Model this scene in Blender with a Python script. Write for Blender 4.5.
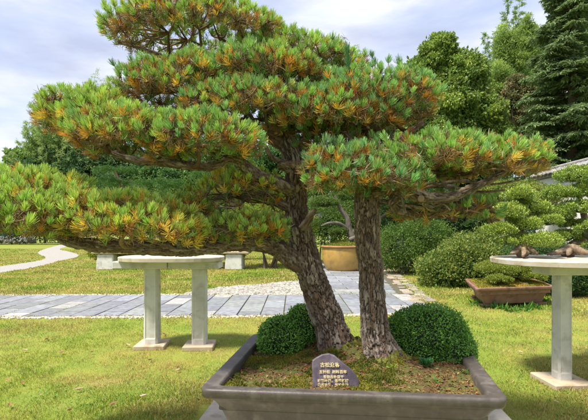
import bpy, math, random
import numpy as np
from mathutils import Vector

# ------------------------------------------------------------------ camera, sky, sun, exposure
sc = bpy.context.scene
for o in list(bpy.data.objects): bpy.data.objects.remove(o)
F, CX, HY, H = 430.0, 294.0, 233.0, 1.4        # focal length in photo pixels, centre column, horizon row, eye height
cam = bpy.data.cameras.new('camera'); camo = bpy.data.objects.new('camera', cam); sc.collection.objects.link(camo)
cam.sensor_width = 36; cam.lens = 36 * F / 588; cam.shift_y = (HY - 210) / 588
cam.clip_start = 0.05; cam.clip_end = 2000
camo.location = (0, 0, H); camo.rotation_euler = (math.radians(90), 0, 0); sc.camera = camo

SUN_EL, SUN_AZ = math.radians(64), math.radians(236)   # azimuth clockwise from +Y: behind the camera, to its left
w = bpy.data.worlds.new('World'); sc.world = w; w.use_nodes = True
nt = w.node_tree; nt.nodes.clear(); N = nt.nodes.new; L = nt.links.new
out = N('ShaderNodeOutputWorld'); bg = N('ShaderNodeBackground'); bg.inputs[1].default_value = 0.1
sky = N('ShaderNodeTexSky'); sky.sky_type = 'NISHITA'; sky.sun_disc = False
sky.sun_elevation = SUN_EL; sky.sun_rotation = SUN_AZ; sky.air_density = 1.0; sky.dust_density = 2.0
tc = N('ShaderNodeTexCoord'); mp = N('ShaderNodeMapping'); mp.inputs['Scale'].default_value = (1.0, 1.0, 3.2); mp.inputs['Location'].default_value = (3.1, .4, 0.9)
n1 = N('ShaderNodeTexNoise'); n1.inputs['Scale'].default_value = 2.3; n1.inputs['Detail'].default_value = 9; n1.inputs['Roughness'].default_value = .58; n1.inputs['Distortion'].default_value = .5
cr = N('ShaderNodeValToRGB'); e = cr.color_ramp.elements
e[0].position = .30; e[0].color = (.0, .0, .0, 1); e[1].position = .62; e[1].color = (1, 1, 1, 1)
n2 = N('ShaderNodeTexNoise'); n2.inputs['Scale'].default_value = 4.0; n2.inputs['Detail'].default_value = 7
cc = N('ShaderNodeValToRGB'); e = cc.color_ramp.elements
e[0].position = .36; e[0].color = (.44, .48, .62, 1); e[1].position = .62; e[1].color = (.80, .82, .88, 1)
mulc = N('ShaderNodeMix'); mulc.data_type = 'RGBA'; mulc.blend_type = 'MULTIPLY'; mulc.inputs[0].default_value = 1
mulc.inputs[7].default_value = (7.4, 7.4, 7.4, 1)
blue = N('ShaderNodeMix'); blue.data_type = 'RGBA'; blue.inputs[0].default_value = .72; blue.inputs[7].default_value = (3.7, 4.4, 6.3, 1)
mx = N('ShaderNodeMix'); mx.data_type = 'RGBA'
L(tc.outputs['Generated'], mp.inputs[0]); L(mp.outputs[0], n1.inputs[0]); L(mp.outputs[0], n2.inputs[0])
L(n1.outputs[0], cr.inputs[0]); L(n2.outputs[0], cc.inputs[0]); L(cc.outputs[0], mulc.inputs[6])
L(sky.outputs[0], blue.inputs[6]); L(cr.outputs[0], mx.inputs[0]); L(blue.outputs[2], mx.inputs[6]); L(mulc.outputs[2], mx.inputs[7])
L(mx.outputs[2], bg.inputs[0]); L(bg.outputs[0], out.inputs[0])

sl = bpy.data.lights.new('sun', 'SUN'); sl.energy = 4.3; sl.angle = math.radians(9.0); sl.color = (1, .95, .86)
so = bpy.data.objects.new('sun', sl); sc.collection.objects.link(so)
sd = Vector((math.sin(SUN_AZ) * math.cos(SUN_EL), math.cos(SUN_AZ) * math.cos(SUN_EL), math.sin(SUN_EL)))
so.rotation_euler = sd.to_track_quat('Z', 'Y').to_euler(); so.location = (-6, -6, 12)
sc.view_settings.view_transform = 'Standard'; sc.view_settings.look = 'None'
sc.view_settings.exposure = 0.88; sc.view_settings.gamma = 1; sc.view_settings.use_curve_mapping = False
sc.render.engine = 'CYCLES'; sc.cycles.max_bounces = 6; sc.cycles.diffuse_bounces = 3; sc.cycles.transmission_bounces = 4

# ------------------------------------------------------------------ helpers
RNG = np.random.default_rng(7)
def reseed(s):
    global RNG
    RNG = np.random.default_rng(s)
def P(px, py, D): return np.array([(px - CX) * D / F, D, H + (HY - py) * D / F])
def G(px, py, z=0.0):
    D = (H - z) * F / (py - HY); return np.array([(px - CX) * D / F, D, z])
def nrm(v):
    v = np.asarray(v, float); return v / (np.linalg.norm(v, axis=-1, keepdims=True) + 1e-9)

def _hash(i, s):
    i = (i.astype(np.int64) * np.array([73856093, 19349663, 83492791])).sum(-1) ^ (s * 2654435761)
    i = (i ^ (i >> 13)) * 1274126177 & 0x7fffffff
    i = (i ^ (i >> 15)) * 2246822519 & 0x7fffffff
    return (i & 0xffffff) / float(0xffffff)
def vnoise(p, freq=1.0, seed=0):
    p = np.atleast_2d(np.asarray(p, float)) * freq; i = np.floor(p).astype(np.int64); f = p - i; f = f * f * (3 - 2 * f)
    r = 0
    for dx in (0, 1):
        for dy in (0, 1):
            for dz in (0, 1):
                wgt = (f[:, 0] if dx else 1 - f[:, 0]) * (f[:, 1] if dy else 1 - f[:, 1]) * (f[:, 2] if dz else 1 - f[:, 2])
                r = r + wgt * _hash(i + np.array([dx, dy, dz]), seed)
    return r
def fbm(p, freq=1.0, seed=0, oct=4):
    r = 0; a = .5
    for k in range(oct): r = r + a * vnoise(p, freq * 2 ** k, seed + k); a *= .5
    return r / (1 - .5 ** oct)

def new_obj(name, data, parent=None):
    o = bpy.data.objects.new(name, data); sc.collection.objects.link(o)
    if parent is not None: o.parent = parent
    return o
def tag(o, label=None, cat=None, group=None, kind=None):
    if label: o['label'] = label
    if cat: o['category'] = cat
    if group: o['group'] = group
    if kind: o['kind'] = kind
    return o
def thing(name, label, cat, group=None):
    o = bpy.data.objects.new(name, None); sc.collection.objects.link(o); o.empty_display_size = .1
    return tag(o, label, cat, group)
def place_root(root, loc):
    """put the Empty at the base of the thing without moving its meshes"""
    loc = Vector([float(a) for a in loc]); root.location = loc
    for c in root.children: c.location = Vector(c.location) - loc

class MB:
    """collects verts, faces and a colour per vertex for ONE mesh"""
    def __init__(s): s.v = []; s.c = []; s.li = []; s.lt = []; s.n = 0; s.sm = []
    def add(s, v, faces_idx, nper, col=(1, 1, 1), smooth=False):
        v = np.asarray(v, float).reshape(-1, 3); col = np.asarray(col, float)
        if col.ndim == 1: col = np.tile(col, (len(v), 1))
        if len(col) == 1 and len(v) > 1: col = np.repeat(col, len(v), 0)
        s.v.append(v); s.c.append(col)
        fi = np.asarray(faces_idx, np.int64).reshape(-1, nper)
        s.li.append((fi + s.n).ravel()); s.lt.append(np.full(len(fi), nper)); s.sm.append(np.full(len(fi), smooth)); s.n += len(v)
    def build(s, name, mat, parent=None, smooth=None):
        me = bpy.data.meshes.new(name)
        v = np.concatenate(s.v); li = np.concatenate(s.li); lt = np.concatenate(s.lt); c = np.concatenate(s.c); sm = np.concatenate(s.sm)
        me.vertices.add(len(v)); me.vertices.foreach_set('co', v.astype(np.float32).ravel())
        me.loops.add(len(li)); me.loops.foreach_set('vertex_index', li.astype(np.int32))
        me.polygons.add(len(lt)); ls = np.concatenate([[0], np.cumsum(lt)[:-1]])
        me.polygons.foreach_set('loop_start', ls.astype(np.int32)); me.polygons.foreach_set('loop_total', lt.astype(np.int32))
        if smooth is not None: sm[:] = smooth
        me.polygons.foreach_set('use_smooth', sm.astype(bool))
        at = me.color_attributes.new('Col', 'FLOAT_COLOR', 'POINT')
        at.data.foreach_set('color', np.concatenate([c, np.ones((len(c), 1))], 1).astype(np.float32).ravel())
        me.update(calc_edges=True); me.validate()
        me.materials.append(mat)
        return new_obj(name, me, parent)

def leaf_cards(mb, pos, axis, size, width, col, side=None, fold=.25):
    """diamond leaf, one per position; axis = pointing direction"""
    n = len(pos); axis = nrm(axis)
    if side is None: side = RNG.normal(size=(n, 3))
    side = nrm(np.cross(axis, side)); size = np.broadcast_to(size, (n,))[:, None]; up = np.cross(side, axis)
    if np.ndim(width): width = np.reshape(width, (-1, 1))
    w_ = size * width
    a = pos; b = pos + axis * size * .45 + side * w_ * .5 + up * w_ * fold; c = pos + axis * size; d = pos + axis * size * .45 - side * w_ * .5 + up * w_ * fold
    v = np.stack([a, b, c, d], 1).reshape(-1, 3)
    mb.add(v, np.arange(4 * n), 4, np.repeat(col, 4, 0))

def needles(mb, pos, axis, length, col, count, spread=(.15, 1.05), back=.035, wid=.0034, coltip=None, rise=.35):
    """bottle-brush tufts: `count` needles per tuft"""
    n = len(pos)
    if n == 0: return
    axis = nrm(axis); a = np.repeat(axis, count, 0); p = np.repeat(pos, count, 0); m = len(p)
    t = RNG.random(m); L_ = np.repeat(np.broadcast_to(length, (n,)), count) * RNG.uniform(.72, 1.12, m)
    r = RNG.normal(size=(m, 3)); r = nrm(r - (r * a).sum(1, keepdims=True) * a)
    ang = spread[0] + (spread[1] - spread[0]) * (t ** .75) * RNG.uniform(.7, 1.1, m)
    d = a * np.cos(ang)[:, None] + r * np.sin(ang)[:, None]
    base = p - a * (t * back)[:, None]
    d2 = nrm(d + a * rise + np.array([0, 0, .12])); sd_ = nrm(np.cross(d, RNG.normal(size=(m, 3))))
    L_ = L_[:, None]; q = base + d * L_ * .5; tip = q + d2 * L_ * .5
    w_ = wid * RNG.uniform(.8, 1.2, (m, 1))
    v = np.stack([base - sd_ * w_ * .3, base + sd_ * w_ * .3, q + sd_ * w_ * .5, q - sd_ * w_ * .5, tip + sd_ * w_ * .22, tip - sd_ * w_ * .22], 1).reshape(-1, 3)
    k = np.arange(m)[:, None] * 6
    f = np.concatenate([k + np.array([[0, 1, 2, 3]]), k + np.array([[3, 2, 4, 5]])], 1)
    c = np.repeat(col, count, 0) * RNG.uniform(.82, 1.18, (m, 1)); ct = c if coltip is None else np.repeat(coltip, count, 0) * RNG.uniform(.85, 1.15, (m, 1))
    cv = np.stack([c, c, (c + ct) / 2, (c + ct) / 2, ct, ct], 1).reshape(-1, 3)
    mb.add(v, f, 4, cv)

def smooth_path(pts, n, rad=None):
    pts = np.asarray(pts, float); k = len(pts); P_ = np.vstack([2 * pts[0] - pts[1], pts, 2 * pts[-1] - pts[-2]])
    t = np.linspace(0, k - 1 - 1e-6, n); i = t.astype(int); f = (t - i)[:, None]
    a, b, c, d = P_[i], P_[i + 1], P_[i + 2], P_[i + 3]
    r = .5 * (2 * b + (c - a) * f + (2 * a - 5 * b + 4 * c - d) * f ** 2 + (3 * b - a - 3 * c + d) * f ** 3)
    if rad is None: return r
    return r, np.interp(t, np.arange(k), rad)

def tube(mb, pts, rad, seg=8, col=(.2, .15, .1), cap=True, disp=None, smooth=True):
    pts = np.asarray(pts, float); n = len(pts); rad = np.broadcast_to(rad, (n,))
    T = nrm(np.gradient(pts, axis=0)); ref = np.array([0.3, 1, .1]) if abs(T[0][1]) < .8 else np.array([1., 0, .1])
    U = np.zeros_like(T); u = nrm(np.cross(T[0], ref))
    for i in range(n):
        u = nrm(u - np.dot(u, T[i]) * T[i]); U[i] = u
    V = np.cross(T, U); an = np.linspace(0, 2 * np.pi, seg, endpoint=False)
    ring = np.cos(an)[None, :, None] * U[:, None] + np.sin(an)[None, :, None] * V[:, None]
    R = np.broadcast_to(rad[:, None], (n, seg)).copy(); cc_ = np.tile(np.asarray(col, float), (n * seg, 1))
    if disp is not None:
        s = np.concatenate([[0], np.cumsum(np.linalg.norm(np.diff(pts, axis=0), axis=1))])
        dR, cc_ = disp(an, s, R, pts, ring); R = R + dR
    v = pts[:, None] + ring * R[..., None]
    i, j = np.meshgrid(np.arange(n - 1), np.arange(seg), indexing='ij'); j2 = (j + 1) % seg
    f = np.stack([i * seg + j, i * seg + j2, (i + 1) * seg + j2, (i + 1) * seg + j], -1).reshape(-1, 4)
    mb.add(v.reshape(-1, 3), f, 4, cc_, smooth)
    if cap:
        for e_, k in ((0, 0), (n - 1, 1)):
            base = v[e_]; c0 = pts[e_] + T[e_] * (rad[e_] * .3 if k else -rad[e_] * .3)
            vv = np.vstack([base, c0]); jj = np.arange(seg)
            ff = np.stack([jj, (jj + 1) % seg, np.full(seg, seg)], 1)
            if not k: ff = ff[:, ::-1]
            mb.add(vv, ff, 3, cc_[:1], smooth)

def bark_disp(depth, seed, plate=(.035, .11), moss_z=None, flare=None, lobes=None, tint=None):
    """plated, fissured pine bark pushed in and out of the limb; colours by plate"""
    def fn(an, s, R, pts, ring):
        n, seg = R.shape; A, S = np.meshgrid(an, s); r = R.mean()
        q = np.stack([np.cos(A) * r / plate[0], np.sin(A) * r / plate[0], S / plate[1]], -1).reshape(-1, 3)
        wob = np.stack([fbm(q, .9, seed + 11), fbm(q, .9, seed + 12), fbm(q, .9, seed + 13)], 1) - .5
        qq = q + wob * 2.6; cell = np.floor(qq); best = np.full(len(q), 9.); sec = np.full(len(q), 9.); idc = np.zeros(len(q))
        for dx in (-1, 0, 1):
            for dy in (-1, 0, 1):
                for dz in (-1, 0, 1):
                    c = cell + np.array([dx, dy, dz]); h = np.stack([_hash(c, seed + 1), _hash(c, seed + 2), _hash(c, seed + 3)], 1)
                    d = np.linalg.norm(c + h - qq, axis=1); nid = _hash(c, seed + 4); m = d < best
                    sec = np.where(m, best, np.minimum(sec, d)); idc = np.where(m, nid, idc); best = np.where(m, d, best)
        edge = np.clip((sec - best) * 3.4 + .7 * (fbm(q * np.array([1.5, 1.5, 1.]), 2.1, seed + 60) - .5), 0, 1) ** .6
        q3 = q * np.array([1, 1, .55]); fine = fbm(q3, 2.6, seed + 20); streak = fbm(q * np.array([3.2, 3.2, .9]), 1.6, seed + 31)
        tiltp = (qq - cell - .5) @ np.array([.3, .2, .5]) * (idc - .5)
        dR = depth * (edge * (.55 + .8 * idc + .5 * tiltp) + 1.0 * (fine - .5) + .5 * (streak - .5) + .5 * (fbm(q, 7, seed + 70) - .5)) - depth * .6
        base = np.array([.19, .135, .095]); grey = np.array([.30, .25, .20]); red = np.array([.19, .12, .08]); fis = np.array([.065, .045, .032])
        k = np.clip(idc + .9 * (streak - .5), 0, 1)[:, None]; col = red + (base - red) * np.clip(k * 3, 0, 1); col = col + (grey - base) * np.clip(k * 1.6 - .5, 0, 1)
        col = fis + (col - fis) * np.clip(edge[:, None] * 1.25 - .15 + .5 * (fine[:, None] - .5), 0, 1); col = col * (.55 + .9 * streak[:, None])
        dR = dR.reshape(n, seg)
        if tint is not None: col = np.asarray(tint) * (.45 + 1.1 * fine[:, None]) * (.55 + .45 * edge[:, None])
        if flare is not None:
            fz, amt, nl, ph = flare; t = np.clip(1 - s / fz, 0, 1)[:, None] ** 1.8
            dR = dR + R * t * amt * (.45 + .55 * np.cos(nl * A + ph + 2 * np.sin(A)))
            m = (t.repeat(seg, 1).reshape(-1) + .25 * (fbm(q, .6, seed + 40) - .5) > .42)[:, None]
            moss = np.array([.15, .15, .03]) * (.6 + fine[:, None]); col = np.where(m & (fine[:, None] > .36), moss, col)
        return dR, col
    return fn

def box(mb, c, s, col=(1, 1, 1), rz=0.0, bev=0.0, taper=1.0):
    """box with chamfered edges: centre c, size s"""
    x, y, z = s[0] / 2, s[1] / 2, s[2] / 2; b = min(bev, x * .9, y * .9, z * .9)
    def ringv(ix, iy, zz): return [(-ix, -y + (y - iy) + 0, zz)]
    V = []
    def sec(hx, hy, ch, zz):
        return [(-hx + ch, -hy, zz), (hx - ch, -hy, zz), (hx, -hy + ch, zz), (hx, hy - ch, zz), (hx - ch, hy, zz), (-hx + ch, hy, zz), (-hx, hy - ch, zz), (-hx, -hy + ch, zz)]
    b = max(b, .0005)
    secs = [sec(x - b, y - b, b, -z), sec(x, y, b, -z + b), sec(x * taper, y * taper, b, z - b), sec(x * taper - b, y * taper - b, b, z)]
    V = np.array(secs).reshape(-1, 3); ca, sa = math.cos(rz), math.sin(rz)
    V = np.stack([V[:, 0] * ca - V[:, 1] * sa, V[:, 0] * sa + V[:, 1] * ca, V[:, 2]], 1) + np.asarray(c, float)
    f = []
    for k in range(3):
        for j in range(8): f.append((k * 8 + j, k * 8 + (j + 1) % 8, (k + 1) * 8 + (j + 1) % 8, (k + 1) * 8 + j))
    mb.add(V, f, 4, col)
    mb.add(V[:8], [list(range(8))[::-1]], 8, col); mb.add(V[24:], [list(range(8))], 8, col)

def loft(mb, rings, col=(1, 1, 1), close_bottom=True, close_top=False, smooth=False):
    rings = np.asarray(rings, float); n, seg, _ = rings.shape
    i, j = np.meshgrid(np.arange(n - 1), np.arange(seg), indexing='ij'); j2 = (j + 1) % seg
    f = np.stack([i * seg + j, i * seg + j2, (i + 1) * seg + j2, (i + 1) * seg + j], -1).reshape(-1, 4)
    mb.add(rings.reshape(-1, 3), f, 4, col, smooth)
    if close_bottom: mb.add(rings[0], [list(range(seg))[::-1]], seg, col)
    if close_top: mb.add(rings[-1], [list(range(seg))], seg, col)

def quad_map(fl, fr, bl, br):
    fl, fr, bl, br = map(np.asarray, (fl, fr, bl, br))
    return lambda u, v: ((1 - u) * (1 - v))[..., None] * fl + (u * (1 - v))[..., None] * fr + ((1 - u) * v)[..., None] * bl + (u * v)[..., None] * br
def rrect(W, D, off, rad, seg=6):
    """rounded rectangle in (0..W, 0..D), inset by off"""
    r = max(rad, .004); x0, x1, y0, y1 = off, W - off, off, D - off; pts = []
    for cx_, cy_, a0 in ((x1 - r, y0 + r, -90), (x1 - r, y1 - r, 0), (x0 + r, y1 - r, 90), (x0 + r, y0 + r, 180)):
        for k in range(seg + 1):
            a = math.radians(a0 + 90 * k / seg); pts.append((cx_ + r * math.cos(a), cy_ + r * math.sin(a)))
    # add points along the long sides so that shading stays even
    res = []
    for k in range(len(pts)):
        p, q = np.array(pts[k]), np.array(pts[(k + 1) % len(pts)]); d = np.linalg.norm(q - p); m = max(1, int(d / .12))
        m = 10 if d > .3 else 1
        for t in range(m): res.append(p + (q - p) * t / m)
    return np.array(res)

# ------------------------------------------------------------------ materials
def mat_base(name):
    m = bpy.data.materials.new(name); m.use_nodes = True; n = m.node_tree; b = n.nodes['Principled BSDF']; return m, n, b
def attr_leaf(name, trans=.3, rough=.5, spec=.35, gain=1.0, noise=0.0):
    m, n, b = mat_base(name); a = n.nodes.new('ShaderNodeAttribute'); a.attribute_name = 'Col'
    src = a.outputs['Color']; n.links.new(src, b.inputs['Base Color']); b.inputs['Roughness'].default_value = rough
    b.inputs['Specular IOR Level'].default_value = spec
    if trans > 0:
        t = n.nodes.new('ShaderNodeBsdfTranslucent'); n.links.new(src, t.inputs[0]); mxs = n.nodes.new('ShaderNodeMixShader'); mxs.inputs[0].default_value = trans
        n.links.new(b.outputs[0], mxs.inputs[1]); n.links.new(t.outputs[0], mxs.inputs[2]); n.links.new(mxs.outputs[0], n.nodes['Material Output'].inputs[0])
    return m
def attr_rough(name, rough=.85, bump=.4, bscale=60, dist=.004, mix=.35, spec=.25, stretch=(1, 1, 1)):
    """vertex colour x noise, with bump"""
    m, n, b = mat_base(name); a = n.nodes.new('ShaderNodeAttribute'); a.attribute_name = 'Col'
    t = n.nodes.new('ShaderNodeTexCoord'); mpp = n.nodes.new('ShaderNodeMapping'); mpp.inputs['Scale'].default_value = stretch
    no = n.nodes.new('ShaderNodeTexNoise'); no.inputs['Scale'].default_value = bscale; no.inputs['Detail'].default_value = 8; no.inputs['Roughness'].default_value = .65
    n.links.new(t.outputs['Object'], mpp.inputs[0]); n.links.new(mpp.outputs[0], no.inputs[0])
    cr_ = n.nodes.new('ShaderNodeValToRGB'); cr_.color_ramp.elements[0].position = .3; cr_.color_ramp.elements[1].position = .72
    v0 = 1 - mix; cr_.color_ramp.elements[0].color = (v0, v0, v0, 1); v1 = 1 + mix; cr_.color_ramp.elements[1].color = (v1, v1, v1, 1)
    n.links.new(no.outputs[0], cr_.inputs[0])
    mu = n.nodes.new('ShaderNodeMix'); mu.data_type = 'RGBA'; mu.blend_type = 'MULTIPLY'; mu.inputs[0].default_value = 1
    n.links.new(a.outputs['Color'], mu.inputs[6]); n.links.new(cr_.outputs[0], mu.inputs[7]); n.links.new(mu.outputs[2], b.inputs['Base Color'])
    bu = n.nodes.new('ShaderNodeBump'); bu.inputs['Strength'].default_value = bump; bu.inputs['Distance'].default_value = dist
    n.links.new(no.outputs[0], bu.inputs['Height']); n.links.new(bu.outputs[0], b.inputs['Normal'])
    b.inputs['Roughness'].default_value = rough; b.inputs['Specular IOR Level'].default_value = spec
    return m
def two_tone(name, cols, scale=3, detail=8, rough=.9, bump=.3, bscale=40, dist=.01, dirt=None, dscale=9, spec=.3, pos=None):
    """noise-driven ramp of real surface colours, optional dirt patches, bump"""
    m, n, b = mat_base(name); t = n.nodes.new('ShaderNodeTexCoord')
    no = n.nodes.new('ShaderNodeTexNoise'); no.inputs['Scale'].default_value = scale; no.inputs['Detail'].default_value = detail; no.inputs['Roughness'].default_value = .65
    n.links.new(t.outputs['Object'], no.inputs[0]); r = n.nodes.new('ShaderNodeValToRGB'); el = r.color_ramp.elements
    pos = pos or list(np.linspace(.32, .68, len(cols)))
    while len(el) < len(cols): el.new(.5)
    for k, (p_, c) in enumerate(zip(pos, cols)): el[k].position = p_; el[k].color = (*c, 1)
    n.links.new(no.outputs[0], r.inputs[0]); srcc = r.outputs[0]
    if dirt:
        n3 = n.nodes.new('ShaderNodeTexNoise'); n3.inputs['Scale'].default_value = dscale; n3.inputs['Detail'].default_value = 6
        r3 = n.nodes.new('ShaderNodeValToRGB'); r3.color_ramp.elements[0].position = .52; r3.color_ramp.elements[1].position = .68
        n.links.new(t.outputs['Object'], n3.inputs[0]); n.links.new(n3.outputs[0], r3.inputs[0])
        mm = n.nodes.new('ShaderNodeMix'); mm.data_type = 'RGBA'; mm.inputs[7].default_value = (*dirt, 1)
        n.links.new(r3.outputs[0], mm.inputs[0]); n.links.new(srcc, mm.inputs[6]); srcc = mm.outputs[2]
    n.links.new(srcc, b.inputs['Base Color'])
    nb = n.nodes.new('ShaderNodeTexNoise'); nb.inputs['Scale'].default_value = bscale; nb.inputs['Detail'].default_value = 8; n.links.new(t.outputs['Object'], nb.inputs[0])
    bu = n.nodes.new('ShaderNodeBump'); bu.inputs['Strength'].default_value = bump; bu.inputs['Distance'].default_value = dist
    n.links.new(nb.outputs[0], bu.inputs['Height']); n.links.new(bu.outputs[0], b.inputs['Normal'])
    b.inputs['Roughness'].default_value = rough; b.inputs['Specular IOR Level'].default_value = spec
    return m

M = dict(
    needle=attr_leaf('needle', trans=.28, rough=.42, spec=.45),
    leaf=attr_leaf('leaf', trans=.4, rough=.5, spec=.35),
    clip=attr_leaf('clipped_leaf', trans=.12, rough=.38, spec=.5),
    grass=attr_leaf('grass_blade', trans=.3, rough=.6, spec=.25),
    litter=attr_leaf('litter', trans=.1, rough=.8, spec=.2),
    bark=attr_rough('bark', .92, 1, 110, .008, .4, .15, (1, 1, .3)),
    twig=attr_rough('twig', .85, .3, 120, .002, .3, .2),
    deadwood=attr_rough('deadwood', .8, .5, 40, .004, .3, .2, (1, 1, .3)),
    lawn=two_tone('lawn', [(.20, .15, .05), (.24, .25, .04), (.17, .23, .03), (.27, .22, .07)], .9, 12, .95, .6, 70, .015),
    soil=two_tone('pot_soil', [(.04, .025, .015), (.10, .055, .025), (.10, .10, .022), (.07, .085, .018), (.13, .07, .03)], 9, 10, .95, .8, 60, .012),
    glaze=two_tone('pot_glaze', [(.062, .050, .044), (.082, .068, .060), (.105, .088, .078)], 7, 10, .46, .3, 90, .003, dirt=(.145, .125, .105), dscale=11, spec=.35),
    plinth=two_tone('plinth_stone', [(.46, .40, .31), (.56, .50, .41)], 6, 8, .85, .3, 60, .004, dirt=(.36, .31, .24)),
    cement=two_tone('cement', [(.47, .46, .41), (.57, .56, .50), (.63, .62, .56)], 4, 10, .85, .3, 90, .004, dirt=(.44, .42, .36), dscale=9),
    slabtop=two_tone('table_stone', [(.44, .37, .27), (.52, .46, .36), (.58, .53, .44)], 5, 10, .8, .25, 90, .004, dirt=(.33, .26, .17), dscale=7),
    footing=two_tone('footing_stone', [(.42, .32, .21), (.50, .41, .30)], 7, 8, .9, .4, 70, .005, dirt=(.30, .22, .13)),
    gold=two_tone('ochre_glaze', [(.42, .24, .05), (.50, .31, .08), (.55, .36, .12)], 2, 7, .38, .1, 30, .004, dirt=(.33, .2, .06), dscale=2.5, spec=.5),
    clay=two_tone('red_clay', [(.20, .10, .07), (.26, .14, .10), (.31, .18, .13)], 4, 8, .7, .2, 60, .004, dirt=(.16, .09, .07)),
    rock=two_tone('rock', [(.10, .10, .10), (.20, .19, .18), (.30, .29, .27)], 4, 9, .9, .8, 20, .03),
    wallw=two_tone('white_render', [(.66, .65, .62), (.76, .75, .72)], 1.2, 8, .9, .1, 40, .003, dirt=(.52, .50, .45), dscale=1.1),
    tile=two_tone('coping_tile', [(.17, .165, .16), (.26, .25, .24), (.33, .32, .30)], 5, 8, .85, .4, 40, .008),
    gravel=two_tone('pale_gravel', [(.22, .20, .17), (.33, .31, .28), (.42, .40, .37)], 26, 12, .95, 1, 50, .02),
    pebble=attr_rough('pebble', .85, .2, 40, .003, .25),
    slab=attr_rough('paving_slab', .8, .5, 9, .008, .32, .3),
    mossy=attr_leaf('moss_leaf', trans=.2, rough=.7, spec=.2),
    purple=two_tone('purple_slate', [(.070, .054, .068), (.10, .078, .096), (.14, .11, .132)], 12, 8, .55, .35, 60, .003, dirt=(.19, .15, .185), dscale=14),
    net=two_tone('teal_net', [(.01, .06, .065), (.015, .09, .095)], 3, 5, .8, .2, 40, .01),
    timber=attr_rough('timber', .85, .4, 20, .004, .3, .2, (3, 3, .4)),
)
m, n_, b_ = mat_base('gold_paint'); b_.inputs['Base Color'].default_value = (.80, .66, .34, 1); b_.inputs['Roughness'].default_value = .5; M['goldpaint'] = m

def jit(base, n, amt=.15, hue=.08):
    base = np.asarray(base, float); c = np.tile(base, (n, 1)) if base.ndim == 1 else base.copy()
    return np.clip(c * RNG.uniform(1 - amt, 1 + amt, (n, 1)) * RNG.uniform(1 - hue, 1 + hue, (n, 3)), 0, 1)
def mixc(a, b, t): t = np.asarray(t)[:, None]; return np.asarray(a) * (1 - t) + np.asarray(b) * t
def poisson(p, r, limit=None):
    """keep points at least r apart"""
    grid = {}; keep = []; inv = 1 / r
    for i, q in enumerate(p):
        k = (int(q[0] * inv // 1), int(q[1] * inv // 1), int(q[2] * inv // 1)); ok = True
        for a in (-1, 0, 1):
            for b in (-1, 0, 1):
                for c in (-1, 0, 1):
                    for j in grid.get((k[0] + a, k[1] + b, k[2] + c), ()):
                        d = p[j] - q
                        if d[0] * d[0] + d[1] * d[1] + d[2] * d[2] < r * r: ok = False; break
                    if not ok: break
                if not ok: break
            if not ok: break
        if ok:
            grid.setdefault(k, []).append(i); keep.append(i)
            if limit and len(keep) >= limit: break
    return np.array(keep)

# ------------------------------------------------------------------ the setting: lawn, paths
def ground_z(x, y):
    return 0.03 * np.sin(x * .31 + 1) * np.clip((y - 12) / 20, 0, 1)
def sheet(name, poly, z, mat, col=(1, 1, 1)):
    mb = MB(); v = np.array([(p[0], p[1], z) for p in poly]); mb.add(v, [list(range(len(v)))], len(v), col)
    # thin edge below
    o = mb.build(name, mat); tag(o, kind='structure'); return o
mb = MB(); s_ = 700
mb.add([(-s_, -40, 0), (s_, -40, 0), (s_, 900, 0), (-s_, 900, 0)], [[0, 1, 2, 3]], 4); o = mb.build('lawn', M['lawn']); tag(o, kind='structure')

# slab path: slabs 0.39 x 0.8 m with narrow joints, running across; a branch turns away to the right
reseed(21)
def path_near(x): return 7.25 + .03 * x + .25 * np.clip((x - .5), 0, 3) * .55
def path_far(x): return 9.65 + .02 * x
mb = MB(); gx0, gx1 = -14.0, 2.2
xs = np.arange(gx0, gx1, .395)
def slab_piece(mb, x0, x1, y0, y1):
    g = .010; c = np.array([.215, .222, .232]) * RNG.uniform(.78, 1.15) * np.array([1, RNG.uniform(.98, 1.02), RNG.uniform(.93, 1.06)])
    if RNG.random() < .12: c = np.array([.33, .32, .30]) * RNG.uniform(.85, 1.1)
    z = .022 + RNG.uniform(-.004, .004); t = RNG.uniform(-.0035, .0035, 2)
    x = (x0 + x1) / 2; box(mb, (x, (y0 + y1) / 2, z / 2), (x1 - x0 - 2 * g, y1 - y0 - 2 * g, z), c, bev=.004)
for k, x in enumerate(xs):
    ya, yb = path_near(x), path_far(x); off = (k % 2) * .4 + RNG.uniform(-.03, .03); ys = [ya]
    y = ya - .8 + off + .8
    while y < yb - .15:
        if y > ya + .15: ys.append(y)
        y += .8
    ys.append(yb)
    for a, b in zip(ys[:-1], ys[1:]): slab_piece(mb, x, x + .395, a, b)
# branch going away
yy = 9.68; row = 0
while yy < 19:
    t = (yy - 9.65) / 9.4; xl, xr = .55 - .1 * t, 2.36 + 1.1 * t; x = xl - (row % 2) * .35; row += 1
    while x < xr:
        a, b = max(x, xl), min(x + .78, xr)
        if b - a > .12: slab_piece(mb, a, b, yy, yy + .42)
        x += .78
    yy += .42
o = mb.build('slab_path', M['slab']); tag(o, kind='structure')
# joint bed under the slabs
sheet('path_bed', [(-14, 7.0), (0.5, 7.22), (2.55, 7.5), (2.75, 9.6), (3.9, 19.3), (.2, 19.3), (.45, 9.9), (-14, 9.7)], .004, two_tone('bed', [(.07, .065, .04), (.13, .115, .07)], 12, 8, .95, .5, 60, .01))

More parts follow.
